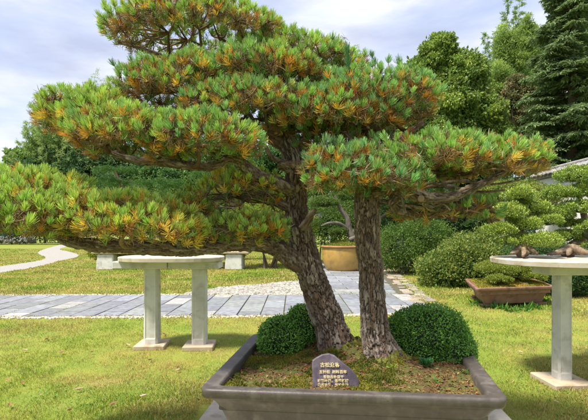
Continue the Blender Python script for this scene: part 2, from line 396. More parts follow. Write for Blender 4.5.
# pebble strips along both edges and the pebble patch behind the path
def pebbles(name, pts, size, cols, flat=.6, label=None):
    mb = MB(); n = len(pts); a = np.linspace(0, 2 * np.pi, 6, endpoint=False)
    sz = size * RNG.uniform(.6, 1.4, n); el = RNG.uniform(.7, 1.3, n); rot = RNG.uniform(0, 6.28, n)
    for lvl, (rr, zz) in enumerate(((1, 0), (.85, .6), (.3, 1))): pass
    ring = []
    for rr, zz in ((.9, 0), (1, .45), (.7, .9)):
        x = np.cos(a)[None] * sz[:, None] * rr * el[:, None]; y = np.sin(a)[None] * sz[:, None] * rr
        xr = x * np.cos(rot)[:, None] - y * np.sin(rot)[:, None]; yr = x * np.sin(rot)[:, None] + y * np.cos(rot)[:, None]
        ring.append(np.stack([pts[:, 0, None] + xr, pts[:, 1, None] + yr, pts[:, 2, None] + np.full_like(x, zz) * sz[:, None] * flat * 2], -1))
    top = pts + np.array([0, 0, 1]) * (sz * flat * 2.1)[:, None]
    v = np.concatenate([np.stack(ring, 1).reshape(n, 18, 3), top[:, None]], 1)
    k = (np.arange(n) * 19)[:, None, None]; j = np.arange(6); j2 = (j + 1) % 6
    f = np.concatenate([np.stack([r * 6 + j, r * 6 + j2, (r + 1) * 6 + j2, (r + 1) * 6 + j], 1) for r in (0, 1)])[None] + k
    ft = np.stack([12 + j, 12 + j2, np.full(6, 18)], 1)[None] + k
    c = np.repeat(cols, 19, 0); mb.add(v.reshape(-1, 3), f, 4, c, True)
    mb.li.append(ft.reshape(-1)); mb.lt.append(np.full(6 * n, 3)); mb.sm.append(np.full(6 * n, True))
    o = mb.build(name, M['pebble']); return tag(o, kind='stuff', label=label)
reseed(22)
n = 5200; x = RNG.uniform(-13, 2.3, n); side = RNG.random(n) < .5
y = np.where(side, path_near(x) - .02 - np.abs(RNG.normal(0, .05, n)), path_far(x) + .03 + np.abs(RNG.normal(0, .09, n)))
m = ~((~side) & (x > .45))
pebbles('edge_pebbles', np.stack([x, y, np.zeros(n)], 1)[m], .021, jit((.50, .44, .35), n, .3, .05)[m], .5, 'small pale pebbles along both edges of the slab path')
n = 4200; u = RNG.random(n); t = RNG.random(n)
x = -2.45 + 2.95 * u; yf = 9.8 + 2.6 * np.clip(u * 1.5, 0, 1) ** .7 * (.9 + .1 * np.sin(9 * u)); y = 9.72 + (yf - 9.72) * t
pebbles('pebble_patch', np.stack([x, y, np.zeros(n)], 1), .034, jit((.31, .285, .245), n, .4, .06), .45, 'patch of brown pebbles behind the slab path')
# brick edging on the right of the branch
mb = MB(); yy = 7.5
while yy < 17.5:
    t = (yy - 8.1) / 9.4; xc = 2.42 + 1.1 * t
    for q in (0, 1):
        if RNG.random() < .88: box(mb, (xc + q * .24 + RNG.uniform(-.05, .05), yy, .018), (.22, .19, .036), jit((.33, .27, .21), 1, .25)[0], rz=RNG.uniform(-.15, .15), bev=.008)
    yy += .26
o = mb.build('brick_edging', M['slab']); tag(o, kind='structure')

# winding pale gravel path on the left
edge_lo = [(-30, 278), (0, 273), (35, 267.5), (60, 261), (76, 257.5), (78, 254.5), (68, 251.5), (60, 249.5), (66, 247), (78, 245.2), (86, 243), (88, 240.5)]
edge_hi = [(80, 240.5), (72, 242.5), (62, 244.3), (50, 247.5), (40, 251), (38, 254), (45, 257), (42, 260), (25, 263), (0, 266.5), (-30, 270)]
def zz(p, z=.008): q = G(p[0], p[1]); return (q[0], q[1])
lo = smooth_path([(*zz(p), 0) for p in edge_lo], 60); hi = smooth_path([(*zz(p), 0) for p in edge_hi], 60)
sheet('gravel_path', [(a[0] + .06 * math.sin(i * 2.3), a[1]) for i, a in enumerate(np.vstack([lo, hi]))], .008, M['gravel'])

# grass blades, thinning out with distance
def in_path(x, y):
    a = (y > path_near(x) - .03) & (y < path_far(x) + .05) & (x < 2.5)
    b = (y >= 9.6) & (y < 19.2) & (x > .4) & (x < 2.65 + 1.1 * (y - 9.6) / 9.4)
    u_ = np.clip((x + 2.45) / 2.95, 0, 1); c = (x > -2.45) & (x < .5) & (y > 9.6) & (y < 9.8 + 2.6 * np.clip(u_ * 1.5, 0, 1) ** .7 * (.9 + .1 * np.sin(9 * u_)) - .1)
    return a | b | c
reseed(23)
def grass_field():
    mb = MB(); n = 760000
    # density falls with distance: sample log-distance
    D = np.exp(RNG.uniform(math.log(2.7), math.log(38), n) ** 1.0); x = RNG.uniform(-.78, .78, n) * D
    pt = np.stack([x, D, np.zeros(n)], 1); keep = ~in_path(x, D)
    clump = fbm(pt, 2.3, 3); keep &= RNG.random(n) < .35 + 1.1 * clump
    # gravel path kept clear
    poly = np.vstack([lo, hi])[:, :2]; ins = np.zeros(n, bool); j = len(poly) - 1
    for i in range(len(poly)):
        xi, yi = poly[i]; xj, yj = poly[j]; cnd = ((yi > D) != (yj > D)); ins ^= cnd & (x < (xj - xi) * (D - yi) / (yj - yi + 1e-12) + xi); j = i
    keep &= ~ins
    keep &= ~((np.abs(x - .4) < 1.15) & (D < 3.5) & (D > 2))
    pt = pt[keep]; n = len(pt); clump = clump[keep]; D = pt[:, 1]
    dry = np.clip((fbm(pt, 1.1, 9) - .37) * 4.5 + .35 * (RNG.random(n) - .5), 0, 1)
    lush = np.clip((fbm(pt, .8, 19) - .5) * 5, 0, 1)
    col = mixc((.26, .34, .036), (.48, .39, .12), dry); col = col * (1 - .3 * lush[:, None]) + np.array([.13, .30, .02]) * .3 * lush[:, None]
    cl2 = fbm(pt, 7, 29); col = mixc(col, (.56, .46, .22), (RNG.random(n) < .07 + .12 * (cl2 > .6)) * .7)
    col = jit(col, n, .42, .08)
    h = (.009 + .030 * np.clip(cl2 - .2, 0, 1) + .010 * clump + .012 * lush) * RNG.uniform(.6, 1.5, n) * np.clip(D / 6, 1, 1.8)
    ax = np.stack([RNG.normal(0, .55, n), RNG.normal(0, .55, n), np.ones(n)], 1)
    leaf_cards(mb, pt, ax, h, np.clip(.14 * D / 6, .12, .5), col, fold=.1)
    # broad clover-like leaves near
    n = 9000; D = np.exp(RNG.uniform(math.log(2.9), math.log(9), n)); x = RNG.uniform(-.75, .75, n) * D; pt = np.stack([x, D, np.full(n, .012)], 1)
    k = ~in_path(x, D) & (fbm(pt, .8, 19) > .5) & ~((np.abs(x - .4) < 1.15) & (D < 3.5)); pt = pt[k]; n = len(pt)
    ax = np.stack([RNG.normal(0, 1, n), RNG.normal(0, 1, n), RNG.uniform(.2, .9, n)], 1)
    leaf_cards(mb, pt, ax, RNG.uniform(.015, .03, n), .7, jit((.12, .24, .03), n, .25), side=np.tile([0, 0, 1.], (n, 1)))
    n = 26000; x = RNG.uniform(-9, 2.5, n); k = RNG.integers(0, 3, n)
    y = np.where(k == 0, path_near(x) + RNG.normal(-.03, .035, n), np.where(k == 1, path_far(x) + RNG.normal(.04, .05, n), RNG.uniform(7.3, 9.6, n)))
    x = np.where(k == 2, -14 + np.round((x + 14) / .395) * .395 + RNG.normal(0, .008, n), x); pt = np.stack([x, y, np.full(n, .004)], 1); pt = pt[(RNG.random(n) < .25 + 1.5 * (fbm(pt, 2.5, 44) - .4)) & ~((k == 2) & (fbm(pt, 1.5, 45) < .5))]; n = len(pt)
    leaf_cards(mb, pt, np.stack([RNG.normal(0, .5, n), RNG.normal(0, .5, n), np.ones(n)], 1), RNG.uniform(.015, .05, n), .2, jit(mixc((.2, .28, .035), (.40, .34, .12), RNG.random(n)), n, .3))
    o = mb.build('grass', M['grass']); tag(o, label='short green and straw coloured lawn grass', kind='stuff')
grass_field()

# ------------------------------------------------------------------ the great pot
FL, FR, BL, BR = (-.49, 2.19), (1.03, 2.05), (-.32, 3.42), (1.24, 3.14)
WW, DD = 1.53, 1.2
qm = quad_map(FL, FR, BL, BR)
def pot_ring(qm, W, D, off, z, rad, zf=None):
    r = rrect(W, D, off, rad); q = qm(r[:, 0] / W, r[:, 1] / D); return np.column_stack([q, np.full(len(q), z)])
def make_pot(root, qm, W, D, ztop, zbot, mat, lip=.045, rim=.085, flare=.17, sc_=1.0, feet=True):
    prof = [(.0 + rim * .9, ztop - .13 * sc_, .03), (rim, ztop - .012, .03), (rim - .008, ztop - .003, .035), (rim * .85, ztop, .04), (rim * .3, ztop + .002, .052), (.016, ztop + .006, .055), (.006, ztop + .004, .058), (.001, ztop - .003, .06), (0, ztop - .010, .06), (.003, ztop - lip + .006, .06),
            (.007, ztop - lip, .058), (.016, ztop - lip - .002, .055), (.030, ztop - lip - .006, .05)]
    H_ = ztop - lip - .02 - zbot
    for t in np.linspace(.06, 1, 12): prof.append((.034 + (flare - .034) * (t ** .62) * (1 - .12 * t) , ztop - lip - .02 - H_ * t, .055))
    prof.append((flare * .9 + .06, zbot + .0, .04))
    rings = [pot_ring(qm, W, D, a, z, r) for a, z, r in prof][::-1]
    mb = MB(); loft(mb, rings, close_bottom=True, smooth=True); o = mb.build('pot_body', mat, root)
    if feet:
        for (u, v) in ((.16, .17), (.84, .17), (.16, .83), (.84, .83)):
            mbf = MB(); c = qm(np.array(u), np.array(v)); box(mbf, (c[0], c[1], zbot - .03), (.22 * sc_, .14 * sc_, .06), bev=.015, taper=1.15); mbf.build('foot', mat, root)
    return o
def add_streaks(m):
    n = m.node_tree; b = n.nodes['Principled BSDF']; t = n.nodes.new('ShaderNodeTexCoord'); mpp = n.nodes.new('ShaderNodeMapping'); mpp.inputs['Scale'].default_value = (26, 26, 2.2)
    no = n.nodes.new('ShaderNodeTexNoise'); no.inputs['Scale'].default_value = 1; no.inputs['Detail'].default_value = 6; r = n.nodes.new('ShaderNodeValToRGB'); r.color_ramp.elements[0].position = .5; r.color_ramp.elements[1].position = .72
    r.color_ramp.elements[1].color = (.28, .28, .28, 1); src = b.inputs['Base Color'].links[0].from_socket; mm = n.nodes.new('ShaderNodeMix'); mm.data_type = 'RGBA'; mm.inputs[7].default_value = (.19, .165, .135, 1)
    n.links.new(t.outputs['Object'], mpp.inputs[0]); n.links.new(mpp.outputs[0], no.inputs[0]); n.links.new(no.outputs[0], r.inputs[0]); n.links.new(r.outputs[0], mm.inputs[0]); n.links.new(src, mm.inputs[6])
    sp = n.nodes.new('ShaderNodeTexNoise'); sp.inputs['Scale'].default_value = 70; sp.inputs['Detail'].default_value = 3; r2 = n.nodes.new('ShaderNodeValToRGB'); r2.color_ramp.elements[0].position = .64; r2.color_ramp.elements[1].position = .70
    n.links.new(t.outputs['Object'], sp.inputs[0]); n.links.new(sp.outputs[0], r2.inputs[0]); m3 = n.nodes.new('ShaderNodeMix'); m3.data_type = 'RGBA'; m3.inputs[7].default_value = (.10, .07, .04, 1)
    n.links.new(r2.outputs[0], m3.inputs[0]); n.links.new(mm.outputs[2], m3.inputs[6]); n.links.new(m3.outputs[2], b.inputs['Base Color'])
add_streaks(M['glaze'])
pot = thing('bonsai_pot', 'big rectangular purple-brown glazed bonsai tray with wide rim holding the twin pines', 'pot')
make_pot(pot, qm, WW, DD, .60, .16, M['glaze'])
place_root(pot, (.37, 2.7, .1))

def soil_h(x, y):
    z = .545 + .075 * np.exp(-(((x - .36) / .3) ** 2 + ((y - 2.95) / .3) ** 2)) + .055 * np.exp(-(((x - .6) / .28) ** 2 + ((y - 2.72) / .25) ** 2))
    p = np.stack([np.broadcast_to(x, np.shape(z)).ravel(), np.broadcast_to(y, np.shape(z)).ravel(), np.zeros(np.size(z))], 1)
    return z + (.06 * (fbm(p, 6, 5) - .5) + .012 * (fbm(p, 40, 6) - .5)).reshape(np.shape(z))
def inset_grid(qm, W, D, off, nu, nv):
    U, V = np.meshgrid(np.linspace(off / W, 1 - off / W, nu), np.linspace(off / D, 1 - off / D, nv)); q = qm(U, V); return q
q = inset_grid(qm, WW, DD, .082, 150, 110); z = soil_h(q[..., 0], q[..., 1]); nv, nu = z.shape
i, j = np.meshgrid(np.arange(nv - 1), np.arange(nu - 1), indexing='ij'); f = np.stack([i * nu + j, i * nu + j + 1, (i + 1) * nu + j + 1, (i + 1) * nu + j], -1)
mb = MB(); mb.add(np.concatenate([q, z[..., None]], -1).reshape(-1, 3), f.reshape(-1, 4), 4, smooth=True)
o = mb.build('pot_soil', M['soil']); tag(o, label='mossy brown soil filling the big tray', kind='stuff')

# litter and moss on the soil
reseed(31)
def on_soil(n, margin=.1):
    u = RNG.uniform(margin / WW, 1 - margin / WW, n); v = RNG.uniform(margin / DD, 1 - margin / DD, n); q = qm(u, v); return np.column_stack([q, soil_h(q[:, 0], q[:, 1])])
mb = MB(); p = on_soil(5200); n = len(p)
cols = np.array([(.20, .09, .04), (.30, .13, .05), (.12, .06, .03), (.20, .14, .07), (.08, .05, .025), (.34, .22, .11)])[RNG.integers(0, 6, n)]
ax = np.stack([RNG.normal(0, 1, n), RNG.normal(0, 1, n), RNG.uniform(-.1, .5, n)], 1)
leaf_cards(mb, p + [0, 0, .003], ax, RNG.uniform(.008, .026, n), RNG.uniform(.2, .7, (n, 1)), jit(cols, n, .25), side=RNG.normal(0, .5, (n, 3)) + [0, 0, 1.3])
p = on_soil(2600); n = len(p); ax = np.stack([RNG.normal(0, 1, n), RNG.normal(0, 1, n), RNG.uniform(-.1, .4, n)], 1)
leaf_cards(mb, p + [0, 0, .004], ax, RNG.uniform(.03, .07, n), .04, jit((.28, .15, .06), n, .35))
o = mb.build('leaf_litter', M['litter']); tag(o, label='dead brown needles and leaf bits on the tray soil', kind='stuff')
mb = MB(); p = on_soil(110000, .085); k = (fbm(p * [1, 1, 0], 5, 77) + .18 * np.exp(-(((p[:, 0] - .5) / .35) ** 2 + ((p[:, 1] - 2.75) / .3) ** 2))) > .55; p = p[k]; n = len(p)
ax = np.stack([RNG.normal(0, .5, n), RNG.normal(0, .5, n), np.ones(n)], 1); t = fbm(p, 8, 80)
col = mixc((.26, .25, .03), (.09, .12, .02), np.clip((t - .3) * 2.5, 0, 1))
leaf_cards(mb, p, ax, RNG.uniform(.008, .020, n), .4, jit(col, n, .35, .12))
o = mb.build('moss', M['mossy']); tag(o, label='olive moss cushions round the pine roots', kind='stuff')
# small weeds: countable little seedlings
def weed(c, r, k, col, seed, label):
    reseed(seed); mb = MB(); n = k; a = RNG.uniform(0, 6.28, n); ax = np.stack([np.cos(a), np.sin(a), RNG.uniform(.3, 1.6, n)], 1); 
    root_ = np.tile(c, (n, 1)); pos = root_ + nrm(ax) * RNG.uniform(.1, .8, (n, 1)) * r
    leaf_cards(mb, pos, ax + RNG.normal(0, .3, (n, 3)), RNG.uniform(.5, .9, n) * r, .6, jit(col, n, .2), side=np.tile([0, 0, 1.], (n, 1)) + RNG.normal(0, .3, (n, 3)))
    for q in pos[:12]: tube(mb, smooth_path([c, (c + q) / 2 + [0, 0, r * .1], q], 4), .0012, 4, col, cap=False)
    o = mb.build('seedling', M['leaf']); tag(o, label, 'plant', 'small weeds growing in the tray soil')
for k, (x, y, r, kk, c, lb) in enumerate([
        (G(393, 373, .57)[0], G(393, 373, .57)[1], .035, 18, (.22, .34, .04), 'tiny yellow-green seedling beside the purple plaque'),
        (G(437, 382, .56)[0], G(437, 382, .56)[1], .03, 14, (.13, .26, .05), 'tiny green seedling between plaque and right rim'),
        (G(424, 368, .57)[0], G(424, 368, .57)[1], .05, 46, (.05, .17, .045), 'dark green weed in front of the big clipped shrub'),
        (G(468, 375, .555)[0], G(468, 375, .555)[1], .03, 14, (.14, .24, .05), 'tiny green seedling by the right rim of the tray'),
        (G(240, 356, .555)[0], G(240, 356, .555)[1], .03, 14, (.14, .26, .05), 'tiny green seedling by the left rim of the tray'),
        (G(262, 372, .555)[0], G(262, 372, .555)[1], .025, 12, (.2, .3, .05), 'tiny seedling in the litter left of the plaque'),
        (G(452, 366, .555)[0], G(452, 366, .555)[1], .035, 20, (.10, .22, .05), 'small green weed under the right side of the big clipped shrub')]):
    weed(np.array([x, y, float(soil_h(np.array(x), np.array(y)))]), r, kk, c, 300 + k, lb)

# purple plaque with gold lettering
plaque = thing('stone_plaque', 'small purple slate plaque with gold lettering standing in the tray', 'plaque')
PD = 2.36; ppx = P(337, 380, PD); outline = [(313, 396), (312.5, 376), (312, 369), (312.5, 361.5), (316, 359), (322, 356), (329, 355), (335, 357), (342, 362.5), (350, 369), (355, 374), (359, 380), (360, 386), (357, 392), (357, 396)]
ol = np.array([P(a, b, PD) for a, b in outline]); cen = ol.mean(0); lean = .12
def lean_(v): v = np.array(v, float); v[..., 1] += (v[..., 2] - .53) * lean; return v
rings = []
for dy, s in ((.022, .93), (.018, .985), (.006, 1), (0, .99), (-.004, .965)):
    r = cen + (ol - cen) * s; r[:, 1] = PD + dy; r += (np.array([[.0012 * math.sin(7 * i + dy * 200), 0, .001 * math.cos(5 * i + dy * 90)] for i in range(len(r))])); rings.append(lean_(r))
mb = MB(); rr = np.array(rings); loft(mb, rr, close_bottom=True, close_top=True); mb.build('stone', M['purple'], plaque)
try: font = bpy.data.fonts.load(bpy.utils.system_resource('DATAFILES', path='fonts/Noto Sans CJK Regular.woff2'))
except Exception: font = None
rows = [('古松迎客', 333 - 3, 365.5, 4.3), ('五针松  树龄百年', 333, 372.2, 3.2), ('苍劲古朴双干', 333.5, 377, 3.0), ('枝繁叶茂，苍翠挺拔', 333, 380.8, 3.0), ('风姿古雅，气韵生动', 333, 384.7, 3.0), ('四季常青，松寿延年', 333, 388.4, 3.0)]
for txt, px_, py_, sz in rows:
    cu = bpy.data.curves.new('lettering', 'FONT'); cu.body = txt; cu.size = sz * PD / F * 1.15; cu.align_x = 'CENTER'; cu.align_y = 'CENTER'; cu.extrude = .0006; cu.offset = .00035
    if font: cu.font = font
    cu.materials.append(M['goldpaint']); tmp = new_obj('tmp', cu); bpy.context.view_layer.update()
    lme = bpy.data.meshes.new_from_object(tmp.evaluated_get(bpy.context.evaluated_depsgraph_get())); bpy.data.objects.remove(tmp); o = new_obj('lettering', lme, plaque)
    q = P(px_, py_, PD); q[1] = PD - .0085; q = lean_(q); o.location = q; o.rotation_euler = (math.radians(90) - math.atan(lean), 0, 0)
place_root(plaque, lean_(P(336, 393, PD)))

# plinth under the pot
mb = MB(); pc = np.array([(-.78, 1.95), (1.42, 1.85), (1.56, 3.42), (-.60, 3.62)])
r0 = np.column_stack([pc, np.full(4, 0.0)]); r1 = np.column_stack([pc, np.full(4, .092)]); cc0 = pc.mean(0); r2 = np.column_stack([cc0 + (pc - cc0) * .995, np.full(4, .1)])
loft(mb, [r0, r1, r2], close_bottom=True, close_top=True); o = mb.build('stone_plinth', M['plinth'])
tag(o, 'low pale stone slab under the big bonsai tray', 'plinth')

# ------------------------------------------------------------------ clipped shrubs in the pot
def leafball(mb, c, r, n, leaf, width, colf, core=None, lump=.12, lf=3.0, seed=1, squash_bottom=.35, tilt=.6, up=0.0, thick=.12):
    """dense small leaves over a lumpy ellipsoid (in a shell of real thickness)"""
    c = np.asarray(c, float); r = np.asarray(r, float)
    d = nrm(RNG.normal(size=(n, 3))); d = d[d[:, 2] > -squash_bottom - .2 * RNG.random(len(d))]; n = len(d)
    s = 1 + lump * (fbm(d * r / r.mean() + seed * 3.7, lf, seed) - .5) * 2 + .05 * (vnoise(d, 9, seed + 5) - .5)
    depth = 1 - thick * RNG.random(n) ** 1.5
    p = c + d * r * (s * depth)[:, None]; nn = nrm(d / r)
    ax = nn * tilt + RNG.normal(0, .6, (n, 3)) + np.array([0, 0, up])
    leaf_cards(mb, p, ax, leaf * RNG.uniform(.6, 1.35, n), width, colf(p, d, n))
def blob_core(mb, c, r, col, seg=20, lump=.12, lf=3.0, seed=1, scale=.86):
    c = np.asarray(c, float); r = np.asarray(r, float); a = np.linspace(0, 2 * np.pi, seg, endpoint=False); e_ = np.linspace(-np.pi / 2 + .05, np.pi / 2 - .05, seg // 2)
    A, E = np.meshgrid(a, e_); d = np.stack([np.cos(A) * np.cos(E), np.sin(A) * np.cos(E), np.sin(E)], -1); sh = d.shape; df = d.reshape(-1, 3)
    s = (1 + lump * (fbm(df * r / r.mean() + seed * 3.7, lf, seed) - .5) * 2) * scale
    loft(mb, (c + df * r * s[:, None]).reshape(sh), col=col, close_bottom=True, close_top=True, smooth=True)

def clipped(name, label, lobes, seed, n, leaf=.014):
    reseed(seed); root = thing(name, label, 'shrub', 'round clipped shrubs in the tray')
    mb = MB(); core = MB()
    for k, (px_, py_, D, rx, ry, rz) in enumerate(lobes):
        c = P(px_, py_, D)
        def colf(p, d, n_): 
            t = np.clip(RNG.random(n_) * .7 + 1.6 * (fbm(p, 9, seed) - .4), 0, 1); base = mixc((.10, .25, .035), (.25, .50, .07), t); yl = (RNG.random(n_) < .05)[:, None]
            return jit(np.where(yl, np.array([.20, .34, .05]), base), n_, .25, .1)
        leafball(mb, c, (rx, ry, rz), int(n * rx * rz / .03), leaf, .55, colf, seed=seed + k, lump=.12, lf=4.5, squash_bottom=.75, thick=.14)
        leafball(mb, c, np.array((rx, ry, rz)) * 1.05, int(260 * rx * rz / .03), leaf * 1.3, .5, colf, seed=seed + k, lump=.12, lf=4.5, squash_bottom=.6, thick=.06, up=.6)
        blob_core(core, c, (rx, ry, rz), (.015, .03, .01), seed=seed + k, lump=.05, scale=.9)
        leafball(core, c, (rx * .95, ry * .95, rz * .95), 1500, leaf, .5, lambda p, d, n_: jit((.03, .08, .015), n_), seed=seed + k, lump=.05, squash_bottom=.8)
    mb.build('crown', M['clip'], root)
    core.build('shade_core', M['leaf'], root)  # near-black solid core and darkened leaves: the crown's inner shade put into colour
    st = MB(); c = P(*lobes[0][:3]); base = np.array([c[0], c[1], float(soil_h(np.array(c[0]), np.array(c[1]))) - .02])
    for q in range(5):
        e2 = c + RNG.normal(0, .05, 3); b0 = base + [RNG.normal(0, .02), RNG.normal(0, .02), 0]; tube(st, smooth_path([b0, (b0 + e2) / 2, e2], 6), [.009, .009, .008, .007, .006, .005], 6, (.1, .07, .045))
    st.build('stem', M['twig'], root); place_root(root, base)
clipped('clipped_shrub', 'pair of small round dark green clipped mounds left of the leaning trunk', [(281, 339, 3.08, .168, .16, .165), (303, 325, 3.16, .13, .14, .15)], 41, 9000)
clipped('clipped_shrub', 'big oval dark green clipped shrub behind the right trunk', [(428, 341, 2.98, .295, .22, .255), (446, 350, 2.93, .20, .18, .17), (404, 338, 3.0, .16, .17, .17)], 43, 9000)

# ------------------------------------------------------------------ the twin pines
GREENS = dict(yellow=np.array([.30, .42, .05]), mid=np.array([.185, .35, .06]), blue=np.array([.125, .285, .11]))
ORANGE = np.array([[.66, .34, .035], [.58, .25, .03], [.72, .48, .06], [.46, .20, .035], [.68, .52, .09]])
def bez(a, b, bow, k):
    t = np.linspace(0, 1, k)[:, None]; m_ = (a + b) / 2 + bow; return (1 - t) ** 2 * a + 2 * t * (1 - t) * m_ + t ** 2 * b
def twig_mesh(mb, A, B, bow, r0, r1, cols, k=4, seg=3):
    """many thin tapering prisms at once"""
    n = len(A); t = np.linspace(0, 1, k)[None, :, None]; m_ = (A + B) / 2 + bow
    p = (1 - t) ** 2 * A[:, None] + 2 * t * (1 - t) * m_[:, None] + t ** 2 * B[:, None]
    T = nrm(np.gradient(p, axis=1)); u = nrm(np.cross(T, np.array([.31, .77, .21]))); v = np.cross(T, u)
    an = np.linspace(0, 2 * np.pi, seg, endpoint=False); rad = (r0[:, None] + (r1 - r0)[:, None] * np.linspace(0, 1, k)[None])[..., None, None]
    ring = p[:, :, None] + (u[:, :, None] * np.cos(an)[None, None, :, None] + v[:, :, None] * np.sin(an)[None, None, :, None]) * rad
    V = ring.reshape(-1, 3); i, j = np.meshgrid(np.arange(k - 1), np.arange(seg), indexing='ij'); j2 = (j + 1) % seg
    f = np.stack([i * seg + j, i * seg + j2, (i + 1) * seg + j2, (i + 1) * seg + j], -1).reshape(-1, 4)
    f = f[None] + (np.arange(n) * k * seg)[:, None, None]
    mb.add(V, f.reshape(-1, 4), 4, np.repeat(cols, k * seg, 0), True)

def pad(parent, x0, x1, yt, yb, D, depth, tone, orange=.5, seed=1, branch=None, sep=.052, tilt=0.0, lump=.42, zmin=.04, nl=.045, loose=.0, name='foliage_pad', extra=1.0, under=.6):
    """a layered crown pad: dome of needle tufts over a fan of twigs; box given by picture extents at distance D"""
    reseed(1000 + seed); c = P((x0 + x1) / 2, yb, D); rx = (x1 - x0) / 2 * D / F; rz = (yb - yt) * D / F; r = np.array([rx, depth, rz])
    n = int(15000 * extra); d = nrm(RNG.normal(size=(n, 3))); d = d[d[:, 2] > zmin]
    s = 1 + lump * (fbm(d * r / .25 + seed * 1.7, 1.0, seed) - .55) * 1.6
    dd = d.copy(); dd[:, 2] = np.sign(d[:, 2]) * np.abs(d[:, 2]) ** .72
    p = dd * r * s[:, None]; p[:, 2] += tilt * p[:, 0]
    p += c; nn = nrm(d / r)
    keep = poisson(p, sep); p, nn, d = p[keep], nn[keep], d[keep]; n = len(p)
    ax = nrm(nn * .62 + np.array([0, 0, .75]) + RNG.normal(0, .27, (n, 3)))
    sz = nl * RNG.uniform(.68, 1.25, n); p = p + ax * RNG.normal(0, .016, (n, 1)) + ax * (RNG.random((n, 1)) < .05) * .04
    t = np.clip(RNG.normal(tone + .12, .33, n) + .9 * (fbm(p, 2.2, seed + 50) - .5), 0, 2)
    col = np.where((t < 1)[:, None], mixc(GREENS['blue'], GREENS['mid'], np.clip(t, 0, 1)), mixc(GREENS['mid'], GREENS['yellow'], np.clip(t - 1, 0, 1)))
    col = jit(col, n, .2, .05); tip = np.clip(col * 1.45 + np.array([.09, .09, .06]), 0, 1)
    mb = MB()
    needles(mb, p, ax, sz, col, 60, (.05, 1.2), .020, .0034, tip, rise=.8)
    # hidden second layer slightly inside, keeps the pad from looking hollow
    for sc2, sp2 in ((.74, 1.25), (.48, 1.5)):
        q_ = c + (p - c) * [sc2, sc2, sc2] + RNG.normal(0, .02, p.shape); kk = poisson(q_, sep * sp2); ci = col[kk]
        needles(mb, q_[kk], ax[kk] + RNG.normal(0, .2, (len(kk), 3)), sz[kk], ci, 40, (.1, 1.2), .03, .0038, rise=.5)
    inn = RNG.random(n) < .35; pi = p[inn] - nn[inn] * .06 - ax[inn] * .03 + RNG.normal(0, .02, (inn.sum(), 3))
    needles(mb, pi, ax[inn] + RNG.normal(0, .3, (inn.sum(), 3)), sz[inn] * .95, col[inn] * .9, 26, (.2, 1.2), .04, .0034)
    # old orange needles lower on the twigs
    patch = fbm(p, 3.2, seed + 90); prob = np.clip(orange * .72 * (.2 + 2.8 * (patch - .34)), 0, 1) 
    om = RNG.random(n) < prob; om2 = RNG.random(n) < prob * .6
    for msk, back_, ln, cnt in ((om, .040, .052, 34), (om2, .075, .048, 30)):
        k = msk.sum()
        if not k: continue
        yk = RNG.random(k) < np.clip(tone - .9, 0, .7); ob = np.where(yk[:, None], np.array([.78, .60, .09]), ORANGE[RNG.integers(0, 5, k)])
        oc = jit(mixc(ob, (.40, .25, .07), RNG.uniform(0, .35, k)), k, .2, .06)
        po = p[msk] - ax[msk] * back_ + nn[msk] * .012 + RNG.normal(0, .012, (k, 3))
        needles(mb, po, nrm(ax[msk] * .4 + nn[msk] * .9 + [0, -.25, -.1]), ln, oc, cnt, (.3, 1.15), .03, .0034, oc * 1.1, rise=.3)
    # skirt of brown, half bare twig ends round the lower edge
    ds = nrm(RNG.normal(size=(6000, 3)) * [1, 1, .35]); ds = ds[(ds[:, 2] > -.22) & (ds[:, 2] < .10)]; ps = c + ds * r * RNG.uniform(.72, 1.0, (len(ds), 1)); ps[:, 2] += tilt * (ps[:, 0] - c[0])
    ks = poisson(ps, sep * 1.15); ps, ds = ps[ks], ds[ks]; m0 = len(ps); mix_ = RNG.random(m0)
    cs = np.where((mix_ < .25)[:, None], ORANGE[RNG.integers(0, 5, m0)] * .8, np.array([[.32, .20, .07], [.24, .15, .06], [.20, .30, .06], [.14, .24, .06]])[RNG.integers(0, 4, m0)])
    needles(mb, ps, nrm(ds) * .8 + [0, 0, .55] + RNG.normal(0, .2, (m0, 3)), .040, jit(cs, m0, .25), 24, (.2, 1.2), .03, .0028, rise=.4)
    po_ = mb.build(name, M['needle'], parent)
    ax_all = np.vstack([ax, nrm(nrm(ds) * .8 + [0, 0, .55])]); p_all = np.vstack([p, ps])
    # hanging brown old needles and bare twig ends on the underside
    tm = MB(); bcol = np.array([[.16, .10, .06], [.25, .165, .10], [.12, .075, .045], [.33, .23, .13]]); p, ax = p_all, ax_all
    base_c = c - [0, 0, rz * .12]
    q1 = c + (p - c) * np.array([.84, .84, .60]) - [0, 0, .02]; k1 = poisson(q1, .12); S = q1[k1]
    q2 = c + (S - c) * np.array([.6, .6, .45]) - [0, 0, .02]; k2 = poisson(q2, .24); Hh = q2[k2]
    if branch is None: branch = np.array([base_c])
    near = lambda A, B: np.argmin(((A[:, None] - B[None]) ** 2).sum(-1), 1)
    a = near(p, S); A = S[a]; m_ = len(p)
    twig_mesh(tm, A, p - ax * .01, RNG.normal(0, .018, (m_, 3)) + (p - A) * [.12, .12, -.25], np.full(m_, .0042), np.full(m_, .0026), bcol[RNG.integers(0, 4, m_)], 5, 4)
    # fine dead side twigs
    m2 = int(m_ * 4); b_i = RNG.integers(0, m_, m2); st = A[b_i] + (p[b_i] - A[b_i]) * RNG.uniform(.1, .7, (m2, 1)); en = st + nrm(RNG.normal(size=(m2, 3)) + [0, 0, .1]) * RNG.uniform(.03, .09, (m2, 1))
    twig_mesh(tm, st, en, RNG.normal(0, .008, (m2, 3)), np.full(m2, .0019), np.full(m2, .0009), bcol[RNG.integers(0, 4, m2)], 3, 3)
    a = near(S, Hh); A2 = Hh[a]; m_ = len(S)
